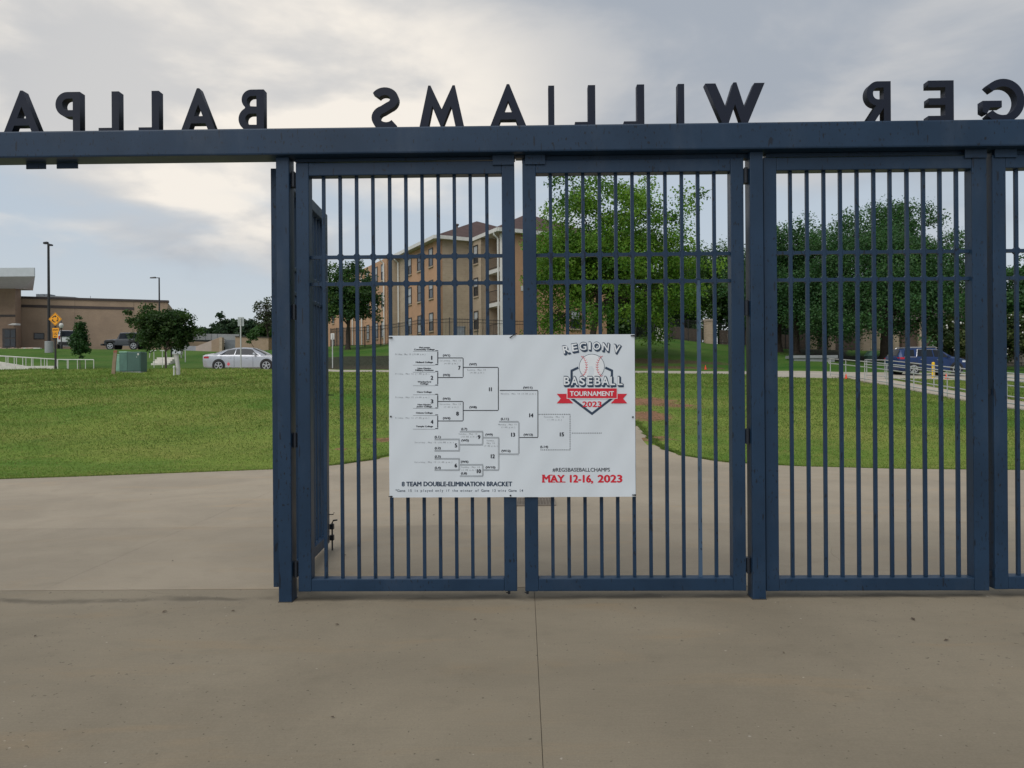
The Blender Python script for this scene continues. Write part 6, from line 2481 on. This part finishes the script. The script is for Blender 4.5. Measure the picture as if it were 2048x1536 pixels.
# left: ramp wall with white railings beyond the road
rw = thing('ramp_wall', 'low pale concrete ramp wall under the white railings at the far left', 'wall', tuple(on_ground(60, 54)))
a, b = on_ground(-200, 54), P(108, 730, 54)
z1_ = P(50, 732, 54).z
nseg = 8
for i in range(nseg):
    xa, xb = a.x + (b.x - a.x) * i / nseg, a.x + (b.x - a.x) * (i + 1) / nseg
    MB().box((xa + .012, 54, 1.9), (xb - .012, 54.3, z1_)).build('panel', M_KERB, rw)
c0_, c1_ = P(46, 731.6, 54.6), P(-60, 714, 54.6)
MB().prism([(c1_.x, 54.6, 2.0), (c0_.x, 54.6, 2.0), (c0_.x, 54.6, c0_.z), (c1_.x, 54.6, c1_.z)], (0, .3, 0)).build('sloping_curb', M_KERB, rw)
MB().prism([(c1_.x, 54.9, 2.0), (c0_.x, 54.9, 2.0), (c0_.x, 54.9, c0_.z - .25), (c1_.x, 54.9, c1_.z - .25)], (0, 1.4, 0)).build('ramp', M_PINKC, rw)


def white_rail(label, us, Y, vt0, vt1, vbase, m=M_WHITE):
    o = thing('white_railing', label, 'railing', tuple(on_ground(us[0], Y)))
    n = len(us)
    pts = []
    for i, u in enumerate(us):
        v = vt0 + (vt1 - vt0) * (u - us[0]) / (us[-1] - us[0])
        p = P(u, v, Y)
        z0 = min(P(u, vbase, Y).z, p.z - .3)
        pts.append(p)
        MB().tube([(p.x, Y, z0), (p.x, Y, p.z)], .028, 6).build('post', m, o)
    MB().tube(pts, .032, 6).build('rail', m, o)
    return o


white_rail('white railing sloping down along the ramp at the far left', [-60, -36, -12, 12, 28.5, 45.5, 63, 82, 94, 113.5], 54.1, 708, 718.6, 733)
white_rail('white railing just behind the sloping one at the far left', [-50, -20, 16, 33, 52, 66, 89, 115, 134.5], 55.4, 709.5, 720, 737)
white_rail('white railing closing off the ramp right of the amber sign', [115.5, 136.5, 155, 171, 187.5], 53.7, 719, 719.4, 738)
# curved grab rails by the steps
for u, lb, fl in ((301, 'white curved grab rail right of the transformer box', 1), (324, 'white curved grab rail left of the small tree trunk', -1)):
    b = on_ground(u + 4, 58)
    o = thing('grab_rail', lb, 'railing', tuple(b))
    z1_ = P(u, 701, 58).z - b.z
    MB().tube([(-.22 * fl, 0, z1_ - .55), (-.20 * fl, 0, z1_ - .2), (-.10 * fl, 0, z1_ - .04), (.1 * fl, 0, z1_), (.30 * fl, 0, z1_ - .02)], .03, 6).build('rail', M_WHITE, o, local=True)
    MB().tube([(.12 * fl, 0, -.2), (.12 * fl, 0, z1_)], .028, 6).build('post', M_WHITE, o, local=True)
st = on_ground(312, 60)
o = thing('concrete_steps', 'pale concrete steps between the grab rails behind the transformer box', 'steps', tuple(st))
for k in range(4):
    MB().box((-.5 + .1, k * .32, -.3), (1.0, k * .32 + .31, .16 * (k + 1))).build('step', M_KERB, o, local=True)

# ------------------------------------------------------------------ cones, bollards, litter
def cone(label, u, Y, h=.30):
    b = on_ground(u, Y)
    o = thing('traffic_cone', label, 'traffic cone', tuple(b), 0, 'small orange cones')
    MB().box((-h * .30, -h * .30, 0), (h * .30, h * .30, h * .07)).build('base', M_ORANGE, o, local=True)
    MB().lathe([(h * .25, h * .071), (h * .05, h)], 12, 'z').build('body', M_ORANGE, o, local=True)


cone('small orange cone on the bare bank left of the square post', 1411, 52.9)
cone('small orange cone on the lawn behind the railings below the oak', 1692, 41.5)
cone('small orange cone beside the front wheel of the blue SUV', 1893, 44.0, .34)
fl = on_ground(457, 43.6)
o = thing('marker_flag', 'pinkish red utility flag on a wire in front of the silver car', 'flag', tuple(fl))
hh_ = P(457, 724, 43.6).z - fl.z
MB().tube([(0, 0, -.05), (0, 0, hh_)], .006, 5).build('wire', M_GALV, o, local=True)
MB().prism([(-.09, 0, hh_ - .12), (.0, 0, hh_ - .24), (.09, 0, hh_ - .12), (0, 0, hh_)], (0, .008, 0)).build('flag', simple('flag_red', (.75, .05, .11), .6), o, local=True)
for u, Y, lb, hh_ in ((1866.5, 44.8, 'yellow round bollard in front of the blue SUV', .92), (2034, 46.0, 'low yellow bollard in front of the grey car', .45)):
    b = on_ground(u, Y)
    o = thing('bollard', lb, 'bollard', tuple(b), 0, 'yellow bollards')
    MB().lathe([(.085, -.2), (.085, hh_ - .04)], 12, 'z').build('sleeve', M_YELB, o, local=True, smooth=40)
    MB().lathe([(.085, hh_ - .039), (.06, hh_), (.02, hh_ + .012)], 12, 'z').build('cap', M_YELB, o, local=True, smooth=40)

LEAFB = simple('dead_leaf', (.075, .050, .032), .8, var=.3, scale=60)
rnd = random.Random(9)
for u, v, s, lb in [(1826, 1242, .030, 'largest dry leaf, lying on the plaza below the right gate leaf'), (329, 1222, .024, 'dry leaf lying left of the foot of the left post'),
                    (466, 1221, .016, 'small dry leaf nearest the foot of the left post'), (674, 1249, .018, 'dry leaf below the gate leaf left of the centre gap'),
                    (950, 1240, .013, 'tiny dry leaf below the left drop rod'), (71, 1270, .016, 'dry leaf near the left edge of the plaza'),
                    (665, 1435, .012, 'dry leaf near the bottom of the plaza left of the long joint'), (1893, 1285, .020, 'dry leaf nearest the bottom right corner of the plaza'),
                    (1567, 1309, .012, 'tiny dry leaf below the square post right of centre'), (1270, 1218, .014, 'pale dry leaf below the gate leaf right of the centre gap'),
                    (690, 1110, .015, 'dry leaf on the plaza beside the drop rod of the open leaf'), (868, 1030, .02, 'dry leaf on the plaza behind the bars under the banner'),
                    (345, 1120, .018, 'dry leaf on the plaza behind the gate line at the left'), (302, 987, .016, 'dry leaf on the plaza nearest the lawn at the left')]:
    d = ray(u, v)
    tt = (CAM.z) / -d.z
    q = CAM + d * tt
    q.z = tz(q.x, q.y) + .004
    a = rnd.uniform(0, 3.1)
    mb = MB()
    c_, s_ = math.cos(a) * s, math.sin(a) * s
    mb.add([(-c_, -s_, .001), (-.4 * s_, .5 * c_, .007), (c_, s_, .003), (.4 * s_, -.5 * c_, .006)], [(0, 1, 2), (0, 2, 3)])
    lf = mb.build('dead_leaf', LEAFB)
    lf.location = q
    tag(lf, lb, 'leaf', 'dry leaves on the plaza')

# ------------------------------------------------------------------ grass blades on the near lawn
g = np.random.default_rng(77)
N0 = 330000
yy = 12.2 + 30 * g.uniform(size=N0) ** 1.7
rr_ = g.uniform(-.74, .74, N0)
xx = rr_ * yy
keep = ((xx < edge_l(yy) - .02) | (xx > edge_r(yy) + .02)) & (yy < 43)
keep &= ~((xx > walk_l(yy) - .05) & (xx < walk_l(yy) + WALK_W + .05))
# thinner on the bare patches
dd = np.zeros(N0)
for (u, v, rx, ry, a) in DIRT:
    q = gpix(u, v)
    dd = np.maximum(dd, a * np.exp(-((xx - q.x) / rx) ** 2 - ((yy - q.y) / ry) ** 2))
keep &= g.uniform(size=N0) > dd * 1.1
xx, yy, dd = xx[keep], yy[keep], dd[keep]
# ragged edge of turf hanging over the slab
ne = 26000
ye_ = 12.4 + 9 * g.uniform(size=ne) ** 1.5
left = g.uniform(size=ne) < .5
xe_ = np.where(left, edge_l(ye_) - np.abs(g.normal(size=ne)) * .07 + .05 * np.sin(ye_ * 9), edge_r(ye_) + np.abs(g.normal(size=ne)) * .07 - .05 * np.sin(ye_ * 8))
xx, yy, dd = np.concatenate([xx, xe_]), np.concatenate([yy, ye_]), np.concatenate([dd, np.zeros(ne)])
n = len(xx)
lump_ = 0.035 * np.sin(xx * 1.7 + 0.6 * np.sin(yy * 0.9)) * np.sin(yy * 1.3 + 1.1) * np.clip((yy - 13) / 8, 0, 1)
zz_ = terrain(xx, yy) + lump_ - .01
sc = np.clip(yy / 16, .9, 2.2)
hb_ = g.uniform(.018, .050, n) * sc
an = g.uniform(0, 6.28, n)
wb = g.uniform(.005, .010, n) * sc
lean_ = g.uniform(.3, 1.3, n) * hb_
la = g.uniform(0, 6.28, n)
ca_, sa_ = np.cos(an) * wb, np.sin(an) * wb
V = np.stack([np.stack([xx - ca_, yy - sa_, zz_], -1), np.stack([xx + ca_, yy + sa_, zz_], -1), np.stack([xx + np.cos(la) * lean_, yy + np.sin(la) * lean_, zz_ + hb_], -1)], 1).reshape(-1, 3)
me = np_mesh('grass', V, np.arange(3 * n), 3)
k = g.uniform(size=(n, 1))
pat = .5 + .5 * np.sin(xx * .55 + 1.3 * np.sin(yy * .35)) * np.sin(yy * .62 + np.sin(xx * .4))
dry = (g.uniform(size=n) < (.06 + .16 * pat + .4 * dd))[:, None]
c = np.where(dry, np.array([[.24, .22, .080]]), np.array([[.098, .178, .030]]) * (1 - k) + np.array([[.165, .235, .046]]) * k)
pat2 = .5 + .5 * np.sin(xx * .16 + 1.7 * np.sin(yy * .21) + .5) * np.sin(yy * .45 + 1.2 * np.sin(xx * .13))
c = c * (.9 + .2 * pat[:, None]) * (.80 + .36 * pat2[:, None])
c4 = np.repeat(np.concatenate([c, np.ones((n, 1))], 1), 3, axis=0)
at_ = me.color_attributes.new('bcol', 'FLOAT_COLOR', 'POINT')
at_.data.foreach_set('color', c4.astype(np.float32).ravel())
gs = mesh_obj('grass', me, M_BLADE)
tag(gs, 'short green and straw coloured grass blades on the near lawn', 'grass', kind='stuff')
